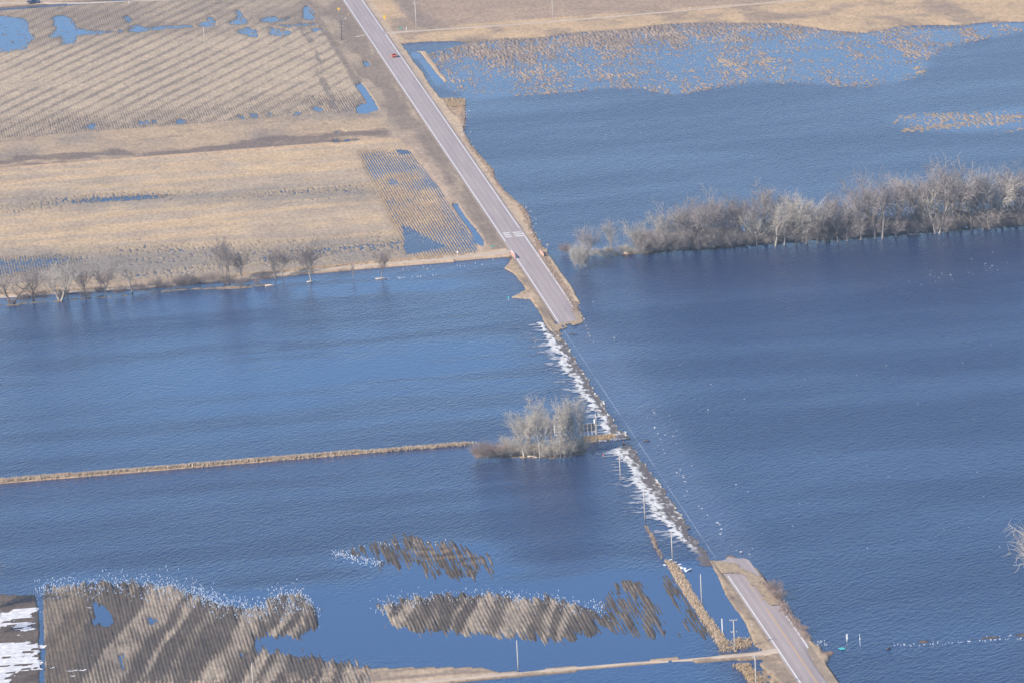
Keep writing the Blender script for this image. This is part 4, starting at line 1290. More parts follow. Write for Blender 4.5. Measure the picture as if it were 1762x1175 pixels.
LEFT = [
    (20, 522, 56, 'leaning', 0, 'dark_bark', 'twig_dark', 1.15, 'dark bare tree forking wide in a V, leftmost on the thin bank'),
    (58, 519, 54, 'spread', 1, 'dark_bark', 'twig_dark', 0.85, 'dark bare tree with a flat-topped crown beside the V-forked one'),
    (103, 518, 58, 'leaning', 1, 'bark', 'twig_tan', 1.2, 'pale slanting bare tree on the thin bank at left'),
    (117, 513, 54, 'upright', 0, 'dark_bark', 'twig_dark', 0.8, 'thin straight dark tree right of the pale slanting one'),
    (148, 513, 50, 'round', 1, 'bark', 'twig_dark', 0.95, 'many-stemmed bushy bare tree beside the thin straight dark tree'),
    (182, 509, 44, 'round', 0, 'bark', 'twig_dark', 0.95, 'mauve bushy bare tree between the bushy grey and the lone small one'),
    (228, 504, 40, 'sparse', 1, 'bark', 'twig_dark', 1.3, 'lone small bare tree at the right end of the left group'),
    (388, 489, 74, 'leaning', 1, 'bark', 'twig_dark', 0.55, 'tall snag leaning left, tallest of the trees on the thin bank'),
    (394, 487, 74, 'sparse', 0, 'bark', 'twig_dark', 0.75, 'tall straight thin tree beside the leaning snag'),
    (417, 483, 46, 'round', 1, 'bark', 'twig_dark', 0.95, 'round-crowned bare tree just right of the tall straight thin one'),
    (474, 484, 46, 'upright', 1, 'bark', 'twig_dark', 1.0, 'slim greyish bare tree left of a rounded one over the cut'),
    (486, 477, 48, 'round', 0, 'bark', 'twig_dark', 0.85, 'faint rounded bare tree on the path side of the cut'),
    (535, 485, 66, 'round', 0, 'bark', 'twig_dark', 0.85, 'full round-crowned bare tree standing in the running cut'),
    (608, 480, 26, 'upright', 0, 'bark', 'twig_dark', 0.8, 'thin sapling in the cut between two round trees'),
    (657, 477, 44, 'round', 1, 'bark', 'twig_dark', 0.85, 'hazy round bare tree nearest the road on the left'),
]
for px, py, hp, st, va, bk, tw, wd, lb in LEFT:
    tree('bare_tree', px, py, hp * 1.1, st, va, bk, tw, lb, 'tree', 'bare trees on the thin bank west of the road', wd)

CLUMP = [
    (902, 786, 78, 'spread', 0, 'pale_bark', 'twig_tan', 0.85, 'spreading pale cottonwood at the left of the island clump'),
    (930, 788, 106, 'upright', 0, 'pale_bark', 'twig_tan', 0.95, 'tallest cottonwood in the island clump, with two white leaders'),
    (916, 779, 72, 'round', 0, 'bark', 'twig_tan', 0.75, 'shorter grey cottonwood just behind the tallest of the clump'),
    (948, 776, 66, 'round', 1, 'bark', 'twig_tan', 0.75, 'low cottonwood in the gap behind the empty sign frame'),
    (965, 787, 88, 'upright', 1, 'pale_bark', 'twig_tan', 0.85, 'upright cottonwood behind the empty white frame'),
    (974, 784, 94, 'upright', 0, 'pale_bark', 'twig_tan', 0.8, 'second upright cottonwood right of the empty frame'),
    (983, 785, 99, 'upright', 1, 'pale_bark', 'twig_tan', 0.85, 'tall dense cottonwood amid the right-hand stand of the clump'),
    (991, 781, 95, 'upright', 0, 'bark', 'twig_tan', 0.8, 'grey upright cottonwood next to the slatted billboard'),
    (1000, 776, 91, 'upright', 1, 'pale_bark', 'twig_tan', 0.7, 'rightmost cottonwood of the clump, against the slatted billboard'),
]
for px, py, hp, st, va, bk, tw, wd, lb in CLUMP:
    tree('cottonwood', px, py, hp, st, va, bk, tw, lb, 'tree', 'cottonwoods on the small island', wd)
CLUMP2 = [(908, 774, 66, 'round', 0, 0.8, 'hazy grey cottonwood at the back left of the island clump'), (934, 772, 70, 'upright', 1, 0.9, 'hazy grey cottonwood right behind the tallest one')]
for px, py, hp, st, va, wd, lb in CLUMP2:
    tree('cottonwood', px, py, hp, st, va, 'bark', 'twig_tan', lb, 'tree', 'cottonwoods on the small island', wd)
EDGE = [(1797, 1030, 122, 'round', 0, 'bark', 'twig_tan', 1.0, 'bare grey tree cut off by the right edge of the picture'),
        (-32, 1052, 100, 'round', 1, 'bark', 'twig_red', 1.0, 'reddish bare tree cut off by the left edge of the picture'),
        (-14, 1092, 70, 'spread', 1, 'dark_bark', 'twig_mauve', 0.8, 'dark bare tree leaning over the snowy corner')]
for px, py, hp, st, va, bk, tw, wd, lb in EDGE:
    tree('bare_tree', px, py, hp, st, va, bk, tw, lb, 'tree', None, wd)

BUSH = [
    (996, 465, 46, 0, 'twig_tan', 0.75, 'pale willow bush standing in water before the mauve tree'),
    (1003, 459, 34, 1, 'twig_mauve', 0.9, 'dark low bush against the pale willow'),
    (973, 437, 18, 1, 'twig_red', 1.3, 'small reddish bush alone in the channel near the road'),
    (1074, 436, 16, 0, 'twig_tan', 1.2, 'little tan bush between the slim trees by the bank gap'),
    (824, 790, 28, 0, 'twig_red', 1.25, 'leftmost red-twigged bush of the island clump'),
    (840, 789, 30, 1, 'twig_red', 1.25, 'second red-twigged bush from the left on the island'),
    (858, 788, 26, 0, 'twig_red', 1.25, 'third red-twigged bush, next to the pale cottonwood'),
    (880, 784, 34, 1, 'twig_tan', 1.2, 'tan bush at the foot of the spreading pale cottonwood'),
    (915, 786, 30, 0, 'twig_tan', 1.1, 'tan bush between the first two cottonwoods'),
    (952, 787, 34, 1, 'twig_tan', 1.1, 'tan bush at the foot of the empty white frame'),
    (978, 786, 30, 0, 'twig_tan', 1.2, 'tan bush among the right-hand cottonwoods'),
    (1000, 778, 28, 1, 'twig_tan', 1.1, 'tan bush under the slatted billboard'),
    (1331, 1024, 24, 0, 'twig_red', 1.3, 'red-brown bush on the shore beside the southern road'),
    (1340, 1034, 20, 1, 'twig_red', 1.3, 'smaller red-brown bush just nearer than the other by the southern road'),
    (1384, 1088, 11, 0, 'twig_red', 1.4, 'low reddish bush at the shore below the broken edge line'),
]
for px, py, hp, va, tw, wd, lb in BUSH:
    tree('bush', px, py, hp, 'shrub', va, 'bark', tw, lb, 'bush', None, wd)


def brush_mass(name, line, n, hpx, label, twig, seed):
    r = random.Random(seed)
    src = [TREES['shrub', 0][1], TREES['shrub', 1][1]]
    V, Fc, base = [], [], 0
    cos, pol = [], []
    for me in src:
        c = np.empty(len(me.vertices) * 3, np.float32)
        me.vertices.foreach_get('co', c)
        cos.append(c.reshape(-1, 3))
        q = np.empty(len(me.loops), np.int32)
        me.loops.foreach_get('vertex_index', q)
        pol.append(q.reshape(-1, 4))
    for i in range(n):
        t = (i + r.random()) / n * (len(line) - 1)
        k = min(int(t), len(line) - 2)
        f = t - k
        px, py = line[k][0] * (1 - f) + line[k + 1][0] * f, line[k][1] * (1 - f) + line[k + 1][1] * f + r.uniform(-6, 1)
        x, y = gp(px, py)
        s = r.uniform(*hpx) / mscale(px, py) / 10
        a = r.uniform(0, 6.28)
        c = cos[i % 2].copy()
        c2 = np.stack([(c[:, 0] * math.cos(a) - c[:, 1] * math.sin(a)) * s * 1.3 + x, (c[:, 0] * math.sin(a) + c[:, 1] * math.cos(a)) * s * 1.3 + y, c[:, 2] * s - 0.1], 1)
        V.append(c2)
        Fc.append(pol[i % 2] + base)
        base += len(c2)
    V, Fc = np.concatenate(V), np.concatenate(Fc)
    me = bpy.data.meshes.new(name)
    me.vertices.add(len(V))
    me.vertices.foreach_set('co', V.ravel())
    me.loops.add(Fc.size)
    me.loops.foreach_set('vertex_index', Fc.ravel().astype(np.int32))
    me.polygons.add(len(Fc))
    me.polygons.foreach_set('loop_start', np.arange(0, Fc.size, 4, dtype=np.int32))
    me.materials.append(M[twig])
    me.update(calc_edges=True)
    o = bpy.data.objects.new(name, me)
    COL.objects.link(o)
    tag(o, label, 'brush', kind='stuff')


brush_mass('understory_brush', [(1110, 438), (1200, 431), (1300, 424), (1420, 417), (1560, 406), (1700, 396), (1790, 389)], 120, (16, 42), 'tangled brush under the flooded tree row east of the road', 'twig_mauve', 1)
brush_mass('understory_brush', [(0, 524), (100, 519), (230, 506), (300, 498), (330, 496), (400, 494), (470, 488)], 28, (10, 22), 'low tangled brush along the thin bank west of the road', 'twig_dark', 2)
brush_mass('understory_brush', [(1012, 447), (1060, 442), (1120, 437)], 16, (7, 15), 'thin low brush on the bank between the road and the flooded tree row', 'twig_tan', 3)
brush_mass('understory_brush', [(862, 788), (900, 788), (950, 788), (1003, 780)], 8, (9, 20), 'grey brush filling the foot of the cottonwood clump', 'twig_tan', 4)

# ---------------------------------------------------------------- poles, signs, barriers
def pole_h(b, t):
    return (b[1] - t[1]) / mscale(*b) / math.cos(PITCH)


def utility_pole(base, h, label, arms=(), can=None, top_pin=True, group='utility poles along the road', mat='wood_pole', r0=0.17):
    x, y = gp(*base)
    z = surf_z(x, y)
    root = empty('utility_pole', (x, y, z))
    tag(root, label, 'utility pole', group)
    MB().tube([(0, 0, -0.6), (0, 0, h * 0.5), (0, 0, h)], [r0, r0 * 0.85, r0 * 0.68], 8).build('pole', M[mat], root, True)
    for (frac, w) in arms:
        zz = h * frac
        a = MB().box((0, 0.17, zz), (w, 0.11, 0.14)).build('crossarm', M[mat], root)
        for sx in (-0.46, -0.2, 0.2, 0.46):
            MB().tube([(w * sx, 0.17, zz + 0.07), (w * sx, 0.17, zz + 0.17), (w * sx, 0.17, zz + 0.32)], [0.05, 0.09, 0.06], 6).build('insulator', M['insulator'], a)
        if w > 1.6:
            MB().tube([(-w * 0.32, 0.2, zz), (0, 0.2, zz - 0.75), (w * 0.32, 0.2, zz)], [0.03, 0.03, 0.03], 4).build('brace', M['galv'], root)
    if top_pin:
        MB().tube([(0, 0, h), (0, 0, h + 0.12), (0, 0, h + 0.30)], [0.05, 0.09, 0.05], 6).build('insulator', M['insulator'], root)
    if can:
        cz, side = can
        c = MB().tube([(side * 0.42, 0, cz - 0.55), (side * 0.42, 0, cz + 0.45), (side * 0.42, 0, cz + 0.55)], [0.29, 0.29, 0.20], 10).build('transformer', M['white_plastic'], root, False)
        MB().tube([(side * 0.42, 0, cz + 0.5), (side * 0.42, 0, cz + 0.8)], [0.06, 0.05], 6).build('bushing', M['insulator'], c)
    return root


utility_pole((1068, 827), 7.7, 'bare wooden pole standing in churned water, nearest to the island clump')
utility_pole((1110, 894), 7.9, 'bare wooden pole with a rusty grass tuft at its foot in the water')
utility_pole((1157.4, 964), 7.9, 'pale wooden pole rising from white ice at the tip of the narrow bank')
utility_pole((1208, 1042.5), 8.0, 'thin grey pole beside the calm ditch, among sedge clumps')
utility_pole((1264.7, 1119), 7.7, 'wooden pole with crossarms just above the gravel turn-off', arms=((0.985, 1.9), (0.60, 1.5)), top_pin=False)
utility_pole((1302, 1190), 8.7, 'wooden pole south of the gravel turn-off, its foot below the picture', arms=((0.95, 1.2),))
utility_pole((1027.8, 763), 8.7, 'wooden pole with a white transformer beside the island clump', arms=((0.93, 1.5), (0.62, 1.2), (0.42, 1.0)), can=(6.5, -1))
utility_pole((892, 1153), 7.3, 'lone slender pole on the bottom gravel road in open water', group=None)
utility_pole((436.5, 1194), 7.3, 'faint slender pole in the bottom left field', group=None)
utility_pole((588.5, 71), 8.2, 'dark wooden pole with three crossarms west of the far road', arms=((0.97, 2.4), (0.80, 2.2), (0.64, 2.2)), top_pin=False, mat='board_dark')
utility_pole((717, 55), 12.2, 'tall grey pole at the far gravel road, its top above the picture', arms=((0.93, 2.4),), group=None, r0=0.2)
utility_pole((952, 37.5), 11.5, 'thin distant pole along the far gravel road', arms=((0.93, 2.0),), group=None)
utility_pole((1305, 7.6), 11.5, 'distant pole at the top edge, only its foot showing', arms=((0.93, 2.0),), group=None)
utility_pole((353, 89), 9.6, 'lone pole standing in the banded field at top left', group=None)


def post_thing(name, base, h, label, cat, panel=None, pmat='sign_back', post='galv', r=0.05, pz=None, yaw=0.0, shape='box', extra=None):
    """a post carrying a flat panel; panel = (width, height)"""
    x, y = gp(*base)
    root = empty(name, (x, y, surf_z(x, y)), yaw)
    tag(root, label, cat)
    MB().tube([(0, 0, -0.4), (0, 0, h)], [r, r * 0.9], 6).build('post', M[post], root)
    if panel:
        w, hh = panel
        zc = (h - hh / 2) if pz is None else pz
        if shape == 'diamond':
            o = [(-w / 2, zc), (0, zc - w / 2), (w / 2, zc), (0, zc + w / 2)]
        elif shape == 'oct':
            o = [(w / 2 * math.cos(t), zc + w / 2 * math.sin(t)) for t in [math.pi / 8 + k * math.pi / 4 for k in range(8)]]
        else:
            o = [(-w / 2, zc - hh / 2), (w / 2, zc - hh / 2), (w / 2, zc + hh / 2), (-w / 2, zc + hh / 2)]
        MB().prism(o, 'y', -0.09, -0.06).build('panel', M[pmat], root)
    if extra:
        w, hh, zc, mt = extra
        MB().prism([(-w / 2, zc - hh / 2), (w / 2, zc - hh / 2), (w / 2, zc + hh / 2), (-w / 2, zc + hh / 2)], 'y', -0.09, -0.06).build('plaque', M[mt], root)
    return root


post_thing('warning_sign', (662, 38.5), 2.5, 'yellow diamond warning sign with a small plaque, right of the far road', 'road sign', (1.45, 1.45), 'sign_yellow', pz=1.95, shape='diamond', extra=(0.75, 0.6, 0.95, 'sign_yellow'))
post_thing('warning_sign', (583, 25), 2.6, 'dull yellow sign seen above the three-armed pole, left of the far road', 'road sign', (1.35, 1.35), 'sign_yellow', pz=1.9, shape='diamond')
post_thing('street_name_sign', (690, 55), 1.2, 'small green sign at the far gravel road corner', 'road sign', (1.5, 0.5), 'sign_green')
post_thing('marker_post', (699.5, 55.5), 1.6, 'white marker post right of the small green sign', 'marker post', (0.25, 1.1), 'white_plastic', 'white_plastic')
post_thing('marker_post', (599.5, 30), 0.9, 'little yellow marker left of the far road', 'marker post', (0.3, 0.5), 'sign_yellow')
post_thing('marker_post', (594.5, 36), 0.8, 'little white marker below the yellow one, left of the far road', 'marker post', (0.35, 0.5), 'white_plastic')
post_thing('marker_post', (222, 8), 1.4, 'white post at the top edge beside the far left gravel road', 'marker post', (0.22, 1.0), 'white_plastic', 'white_plastic')
post_thing('road_sign', (942.0, 429), 1.7, 'back of a dull sign on a post standing in water beside the barricade', 'road sign', (0.75, 0.75), 'sign_back', shape='oct', pz=1.5)
post_thing('street_name_sign', (848, 429), 0.9, 'small green sign above the field path corner', 'road sign', (1.2, 0.45), 'sign_green')
post_thing('marker_post', (875, 517), 1.3, 'teal marker post at the tip of the little spit', 'marker post', (0.42, 0.8), 'sign_teal', 'white_plastic')
post_thing('marker_post', (1243, 1088), 3.6, 'thick white post on the narrow bank near the crossarm pole', 'marker post', (0.3, 2.9), 'white_plastic', 'white_plastic', 0.12)
post_thing('marker_post', (1306.4, 1122), 1.1, 'thin grey post at the mouth of the gravel turn-off', 'marker post', (0.18, 0.4), 'galv')
post_thing('marker_post', (1294, 1081), 0.9, 'small white post on the west verge of the southern road', 'marker post', (0.15, 0.4), 'white_plastic')
post_thing('marker_post', (1457.5, 1103), 1.9, 'broad white upright marker standing in the water off the southern road', 'marker post', (0.42, 1.35), 'white_plastic', 'white_plastic', 0.09)
post_thing('marker_post', (1480, 1110), 2.9, 'slim white pole on the awash debris line, right of the broad marker', 'marker post', (0.26, 0.42), 'white_plastic', 'white_plastic', pz=1.7)
post_thing('marker_post', (1038.3, 787), 1.0, 'red topped stake in the water below the driveway', 'marker post', (0.32, 0.4), 'orange', 'sign_back')
post_thing('mailbox_post', (787.5, 442), 1.1, 'white box on a post beside the field path', 'mailbox', None, post='white_plastic')
x, y = gp(787.5, 442)
mbx = [o for o in bpy.data.objects if o.name.startswith('mailbox_post')][0]
MB().prism([(-0.22, 1.0), (0.22, 1.0), (0.22, 1.3), (0.12, 1.45), (-0.12, 1.45), (-0.22, 1.3)], 'y', -0.4, 0.4).build('box', M['white_plastic'], mbx)
MB().box((0.25, 0.0, 1.3), (0.04, 0.08, 0.3)).build('flag', M['orange'], mbx)
MB().box((0, 0, 0.97), (0.5, 0.85, 0.06)).build('shelf', M['sign_back'], mbx)

# turquoise sign board lying in the water
x, y = gp(1448.8, 1116)
root = empty('fallen_sign', (x, y, 0.05), 0.25)
tag(root, 'turquoise sign board lying flat in the water off the southern road', 'road sign')
MB().box((0, 0, 0.05), (1.3, 1.9, 0.05)).build('panel', M['sign_teal'], root)
MB().box((0.0, 0.55, 0.0), (1.5, 0.1, 0.08)).build('stringer', M['galv'], root)

# traffic cone in the overflow
x, y = gp(1073.5, 764)
root = empty('traffic_cone', (x, y, 0.02))
tag(root, 'orange traffic cone standing in brown water at the driveway mouth', 'traffic cone')
MB().box((0, 0, 0.04), (0.6, 0.6, 0.08)).build('base', M['tyre'], root)
MB().tube([(0, 0, 0.08), (0, 0, 0.55), (0, 0, 1.0)], [0.28, 0.17, 0.07], 10).build('cone', M['orange'], root, True)
MB().tube([(0, 0, 0.5), (0, 0, 0.66)], [0.20, 0.16], 10).build('collar', M['barr_white'], root, True)


def mat_stripes():
    m, nt, b = mat_new('orange_white_striped_sheeting')
    tc = nt.nodes.new('ShaderNodeTexCoord')
    wv = nt.nodes.new('ShaderNodeTexWave')
    wv.inputs['Scale'].default_value = 0.55
    mp = nt.nodes.new('ShaderNodeMapping')
    mp.inputs['Rotation'].default_value = (0.78, 0, 1.5708)
    nt.links.new(tc.outputs['Object'], mp.inputs[0])
    nt.links.new(mp.outputs[0], wv.inputs[0])
    r = ramp_node(nt, wv.outputs[0], [(0.0, (0.84, 0.15, 0.04)), (0.66, (0.84, 0.15, 0.04)), (0.70, (0.80, 0.76, 0.72))])
    nt.links.new(r.outputs[0], b.inputs['Base Color'])
    b.inputs['Roughness'].default_value = 0.5
    return m


M['stripes'] = mat_stripes()


def barricade(pa, pb, h, label):
    xa, ya = gp(*pa)
    xb, yb = gp(*pb)
    L = math.dist((xa, ya), (xb, yb))
    x, y = (xa + xb) / 2, (ya + yb) / 2
    zg = max(surf_z(x, y), 0.1)
    root = empty('road_barricade', (x, y, zg), math.atan2(yb - ya, xb - xa))
    tag(root, label, 'barricade', 'striped barricades at the closed road')
    for k in range(3):
        MB().box((0, -0.05, h * (0.34 + 0.28 * k)), (L, 0.05, h * 0.22)).build('board', M['stripes'], root)
    for k in range(3):
        px_ = (k / 2 - 0.5) * (L - 0.6)
        p_ = MB().box((px_, 0.03, h / 2), (0.10, 0.10, h)).build('post', M['galv'], root)
        MB().box((px_, 0.03, 0.04), (0.12, 1.3, 0.08)).build('foot', M['galv'], p_)
    return root


barricade((879.5, 441), (887.0, 448.5), 1.35, 'orange striped barricade along the west road edge by the field path')
barricade((929.5, 437.5), (936.2, 445), 1.1, 'orange striped barricade along the east road edge at the water')

# two billboards seen from behind
x, y = gp(969, 786.5)
root = empty('billboard', (x, y, surf_z(x, y)), -0.05)
tag(root, 'empty white rectangular billboard frame on tall posts among the cottonwoods', 'billboard')
zb, zt, w = 6.3, 9.1, 3.5
for nm, c, s in (('top_rail', (-0.4, 0, zt - 0.11), (w, 0.12, 0.24)), ('bottom_rail', (-0.4, 0, zb + 0.07), (w, 0.10, 0.15)), ('side_rail', (-0.4 - w / 2 + 0.1, 0, (zb + zt) / 2), (0.19, 0.10, zt - zb - 0.4)),
                 ('side_rail', (-0.4 + w / 2 - 0.1, 0, (zb + zt) / 2), (0.16, 0.10, zt - zb - 0.4))):
    MB().box(c, s).build(nm, M['white_plastic'], root)
for px_ in (-1.5, 0.35):
    MB().tube([(px_, 0.14, -0.5), (px_, 0.14, zt - 0.3)], [0.11, 0.09], 8).build('post', M['wood_pole'], root)
for k in (0.36, 0.68):
    MB().box((-0.4, 0.03, zb + (zt - zb) * k), (w - 0.4, 0.05, 0.09)).build('stringer', M['sign_back'], root)

x, y = gp(1012, 751)
root = empty('billboard', (x, y, surf_z(x, y)), 0.03)
tag(root, 'slatted dark back of a billboard between the cottonwoods and the transformer pole', 'billboard')
for k, zc in enumerate((3.45, 2.95, 2.25, 1.8)):
    MB().box((0, 0, zc), (4.8, 0.08, 0.44 if k < 2 else 0.38)).build('board', M['board_dark'], root)
for k in range(5):
    px_ = -2.2 + k * 1.1
    p_ = MB().box((px_, -0.14, 1.7), (0.14, 0.14, 4.1)).build('post', M['sign_back'], root)
    MB().tube([(px_, -0.2, 1.75), (px_ + 0.05, -1.7, -0.1)], [0.06, 0.06], 5).build('brace', M['sign_back'], p_)

# ---------------------------------------------------------------- vehicles
def wheel(root, x, y, r, w=0.22):
    o = MB().tube([(x - w / 2, y, r), (x - w / 2 + 0.03, y, r), (x + w / 2 - 0.03, y, r), (x + w / 2, y, r)], [r * 0.9, r, r, r * 0.9], 16).build('wheel', M['tyre'], root, False)
    sgn = 1 if x > 0 else -1
    MB().tube([(x + sgn * (w / 2 - 0.01), y, r), (x + sgn * (w / 2 + 0.015), y, r)], [r * 0.62, r * 0.5], 12).build('rim', M['rim'], o)


def loft(sections):
    """body from cross-sections (y, half-width bottom, half-width top, z bottom, z top) along the car"""
    mb = MB()
    vs, fs = [], []
    for (y, wb, wt, zb, zt) in sections:
        vs += [(-wb, y, zb), (-wb * 1.02, y, zb + (zt - zb) * 0.55), (-wt, y, zt), (wt, y, zt), (wb * 1.02, y, zb + (zt - zb) * 0.55), (wb, y, zb)]
    n = len(sections)
    for i in range(n - 1):
        for k in range(6):
            k2 = (k + 1) % 6
            fs.append((i * 6 + k, i * 6 + k2, (i + 1) * 6 + k2, (i + 1) * 6 + k))
    fs += [tuple(range(6))[::-1], tuple((n - 1) * 6 + k for k in range(6))]
    return mb.add(vs, fs)


def car(px, py, rz, label):
    x, y = gp(px, py)
    x = min(max(x, 0.9), 2.2)
    root = empty('car', (x, y, float(road_z(y)) + 0.01), rz)
    tag(root, label, 'car')
    loft([(-2.15, .78, .74, .32, .70), (-2.05, .86, .80, .24, .92), (-1.2, .90, .82, .20, .95), (0.8, .90, .82, .20, .93), (1.5, .88, .78, .22, .82), (2.05, .80, .70, .28, .66), (2.18, .70, .62, .34, .55)]).build('body', M['car_orange'], root)
    loft([(-1.95, .72, .60, .90, 0.96), (-1.45, .76, .62, .92, 1.40), (0.05, .76, .62, .92, 1.44), (1.0, .74, .60, .90, 0.96)]).build('cabin_glass', M['glass'], root)
    loft([(-1.50, .60, .57, 1.37, 1.43), (-0.9, .635, .60, 1.39, 1.47), (0.10, .63, .59, 1.40, 1.465)]).build('roof', M['car_orange'], root)
    for sx in (-1, 1):
        for yy in (-1.32, 1.32):
            wheel(root, sx * 0.80, yy, 0.32)
        MB().box((sx * 0.66, -2.12, 0.74), (0.26, 0.10, 0.16)).build('tail_lamp', M['lamp_red'], root)
        MB().box((sx * 0.58, 2.08, 0.60), (0.26, 0.14, 0.12)).build('headlight', M['lamp_clear'], root)
        MB().box((sx * 0.98, 0.75, 0.95), (0.18, 0.10, 0.12)).build('mirror', M['car_orange'], root)
    MB().box((0, -2.17, 0.42), (1.5, 0.12, 0.16)).build('bumper', M['tyre'], root)
    return root


car(677, 101, 0.0, 'small orange red car driving away up the dry stretch of road')


def pickup(px, py, rz, label):
    x, y = gp(px, py)
    root = empty('pickup_truck', (x, y, surf_z(x, y) + 0.12), rz)
    tag(root, label, 'pickup truck')
    loft([(-2.75, .88, .88, .50, 1.10), (-2.7, .94, .92, .46, 1.16), (-0.75, .96, .92, .40, 1.16), (1.3, .96, .90, .40, 1.14), (2.45, .92, .84, .42, 1.06), (2.75, .84, .78, .48, .92)]).build('body', M['truck_blue'], root)
    MB().box((0, -1.75, 1.17), (1.5, 1.75, 0.03)).build('bed_floor', M['board_dark'], root)
    loft([(-0.78, .84, .70, 1.14, 1.78), (-0.70, .86, .72, 1.14, 1.82), (0.55, .86, .70, 1.14, 1.80), (1.30, .84, .72, 1.12, 1.18)]).build('cabin_glass', M['glass'], root)
    loft([(-0.80, .74, .70, 1.74, 1.84), (-0.1, .76, .72, 1.77, 1.88), (0.58, .74, .69, 1.75, 1.83)]).build('roof', M['truck_blue'], root)
    for sx in (-1, 1):
        for yy in (-1.65, 1.75):
            wheel(root, sx * 0.86, yy, 0.40, 0.26)
        MB().box((sx * 0.66, 2.74, 0.82), (0.34, 0.10, 0.20)).build('headlight', M['lamp_clear'], root)
        MB().box((sx * 0.82, -2.76, 0.90), (0.16, 0.06, 0.30)).build('tail_lamp', M['lamp_red'], root)
        MB().box((sx * 1.05, 0.75, 1.22), (0.22, 0.12, 0.20)).build('mirror', M['truck_blue'], root)
    MB().box((0, 2.82, 0.55), (1.75, 0.14, 0.20)).build('bumper', M['rim'], root)
    MB().box((0, -2.84, 0.55), (1.75, 0.14, 0.18)).build('bumper', M['rim'], root)
    return root


pickup(58, 8.2, -math.pi / 2, 'dark blue pickup truck on the far gravel road at the top left corner')

# ---------------------------------------------------------------- drift: ice, wood, rocks, snow
CH = random.Random(17)


def chunk_mesh(seed, flat=0.35):
    bm = bmesh.new()
    bmesh.ops.create_icosphere(bm, subdivisions=2, radius=1.0)
    r = random.Random(seed)
    ax = [Vector((r.gauss(0, 1), r.gauss(0, 1), r.gauss(0, 1))).normalized() for _ in range(9)]
    for v in bm.verts:
        k = 1 + 0.30 * math.sin(3 * v.co.dot(ax[0]) + seed) + 0.22 * math.sin(5 * v.co.dot(ax[1]))
        for a in ax[2:]:
            dd = v.co.dot(a)
            if dd > 0.62:
                v.co -= a * (dd - 0.62)
        v.co *= k
        v.co.z *= flat
    me = bpy.data.meshes.new('chunk')
    bm.to_mesh(me)
    bm.free()
    return me


ice_me = [chunk_mesh(k) for k in range(4)]
rock_me = [chunk_mesh(10 + k, 0.7) for k in range(3)]
for me in ice_me:
    me.materials.append(M['ice'])
for me in rock_me:
    me.materials.append(M['rock'])


def chunk(name, me, px, py, s, label, cat, group, sink=0.3):
    x, y = gp(px, py)
    o = bpy.data.objects.new(name, me)
    o.location = (x, y, surf_z(x, y) + 0.02)
    o.rotation_euler = (CH.uniform(-.2, .2), CH.uniform(-.2, .2), CH.uniform(0, 6.28))
    o.scale = (s * CH.uniform(.7, 1.5), s * CH.uniform(.7, 1.2), s)
    COL.objects.link(o)
    return tag(o, label, cat, group)


Z4 = [(825, 50, 2), (832, 80, 1), (845, 102, 1), (615, 115, 2), (720, 170, 1), (1095, 150, 1.5), (950, 230, 1), (1025, 340, 1), (850, 345, 3), (905, 440, 1.6), (1220, 405, 1.6), (1020, 475, 2.6), (1055, 440, 1),
      (1165, 495, 2), (945, 535, 1), (905, 645, 1.3), (1215, 605, 1), (995, 710, 1.5), (1015, 775, 2), (1300, 735, 1), (1395, 860, 1), (1470, 985, 1), (1280, 1050, 1.2), (1220, 1105, 1.6), (1330, 1160, 2), (1745, 45, 1.6)]
Z5 = [(850, 10, 2), (870, 60, 2), (895, 180, 1.6), (870, 240, 1), (1665, 180, 1), (1045, 370, 1.8), (1085, 400, 2.2), (1155, 485, 1.3), (1285, 580, 2.6), (1320, 602, 1.6), (1330, 660, 2.4), (1322, 720, 2.4), (1455, 855, 1), (1580, 945, 2.4), (1685, 975, 1.2), (1520, 930, 1)]
Z2 = [(985, 195, 1), (1340, 795, 1.2), (990, 860, 1), (1390, 885, 0.8)]
P_ICE = [(1040 + a * .10215, 700 + b * .10215, s) for a, b, s in Z4] + [(1060 + a * .1362, 820 + b * .1362, s) for a, b, s in Z5] + [(920 + a * .10215, 500 + b * .10215, s) for a, b, s in Z2]
for px, py, s in P_ICE:
    chunk('foam_clot', CH.choice(ice_me), px, py, 0.17 * s ** 0.8, 'small white clot of foam adrift beside the flooded stretch of road', 'foam clot', 'white clots adrift along the flooded road')
for k in range(26):
    px, py = CH.uniform(1545, 1760), 0
    py = 492 - (px - 1545) * 0.20 + CH.gauss(0, 9)
    chunk('foam_clot', CH.choice(ice_me), px, py, CH.uniform(.10, .2), 'tiny white fleck on the open water below the right-hand tree row', 'foam clot', 'white flecks below the right-hand tree row')
for k in range(22):
    chunk('foam_clot', CH.choice(ice_me), CH.gauss(1048, 22), CH.gauss(228, 9), CH.uniform(.08, .16), 'tiny white fleck on the far water east of the road', 'foam clot', 'white flecks on the far water')
for k in range(30):
    chunk('foam_clot', CH.choice(ice_me), CH.uniform(1150, 1740), CH.uniform(560, 960), CH.uniform(.09, .20), 'small white fleck scattered over the wide rippled water on the right', 'foam clot', 'white flecks on the wide right-hand water')
for a, b, s in [(740, 320, 1.4), (765, 375, 1.8), (800, 440, 2.2), (830, 485, 3.4), (870, 600, 1.8), (893, 655, 1.8), (912, 725, 1.6), (928, 768, 2.4)]:
    chunk('shore_rock', CH.choice(rock_me), 920 + a * .10215, 500 + b * .10215, .20 * s ** .7, 'pale rock in the line off the north lip of the overflow', 'rock', 'rocks off the north lip of the overflow')
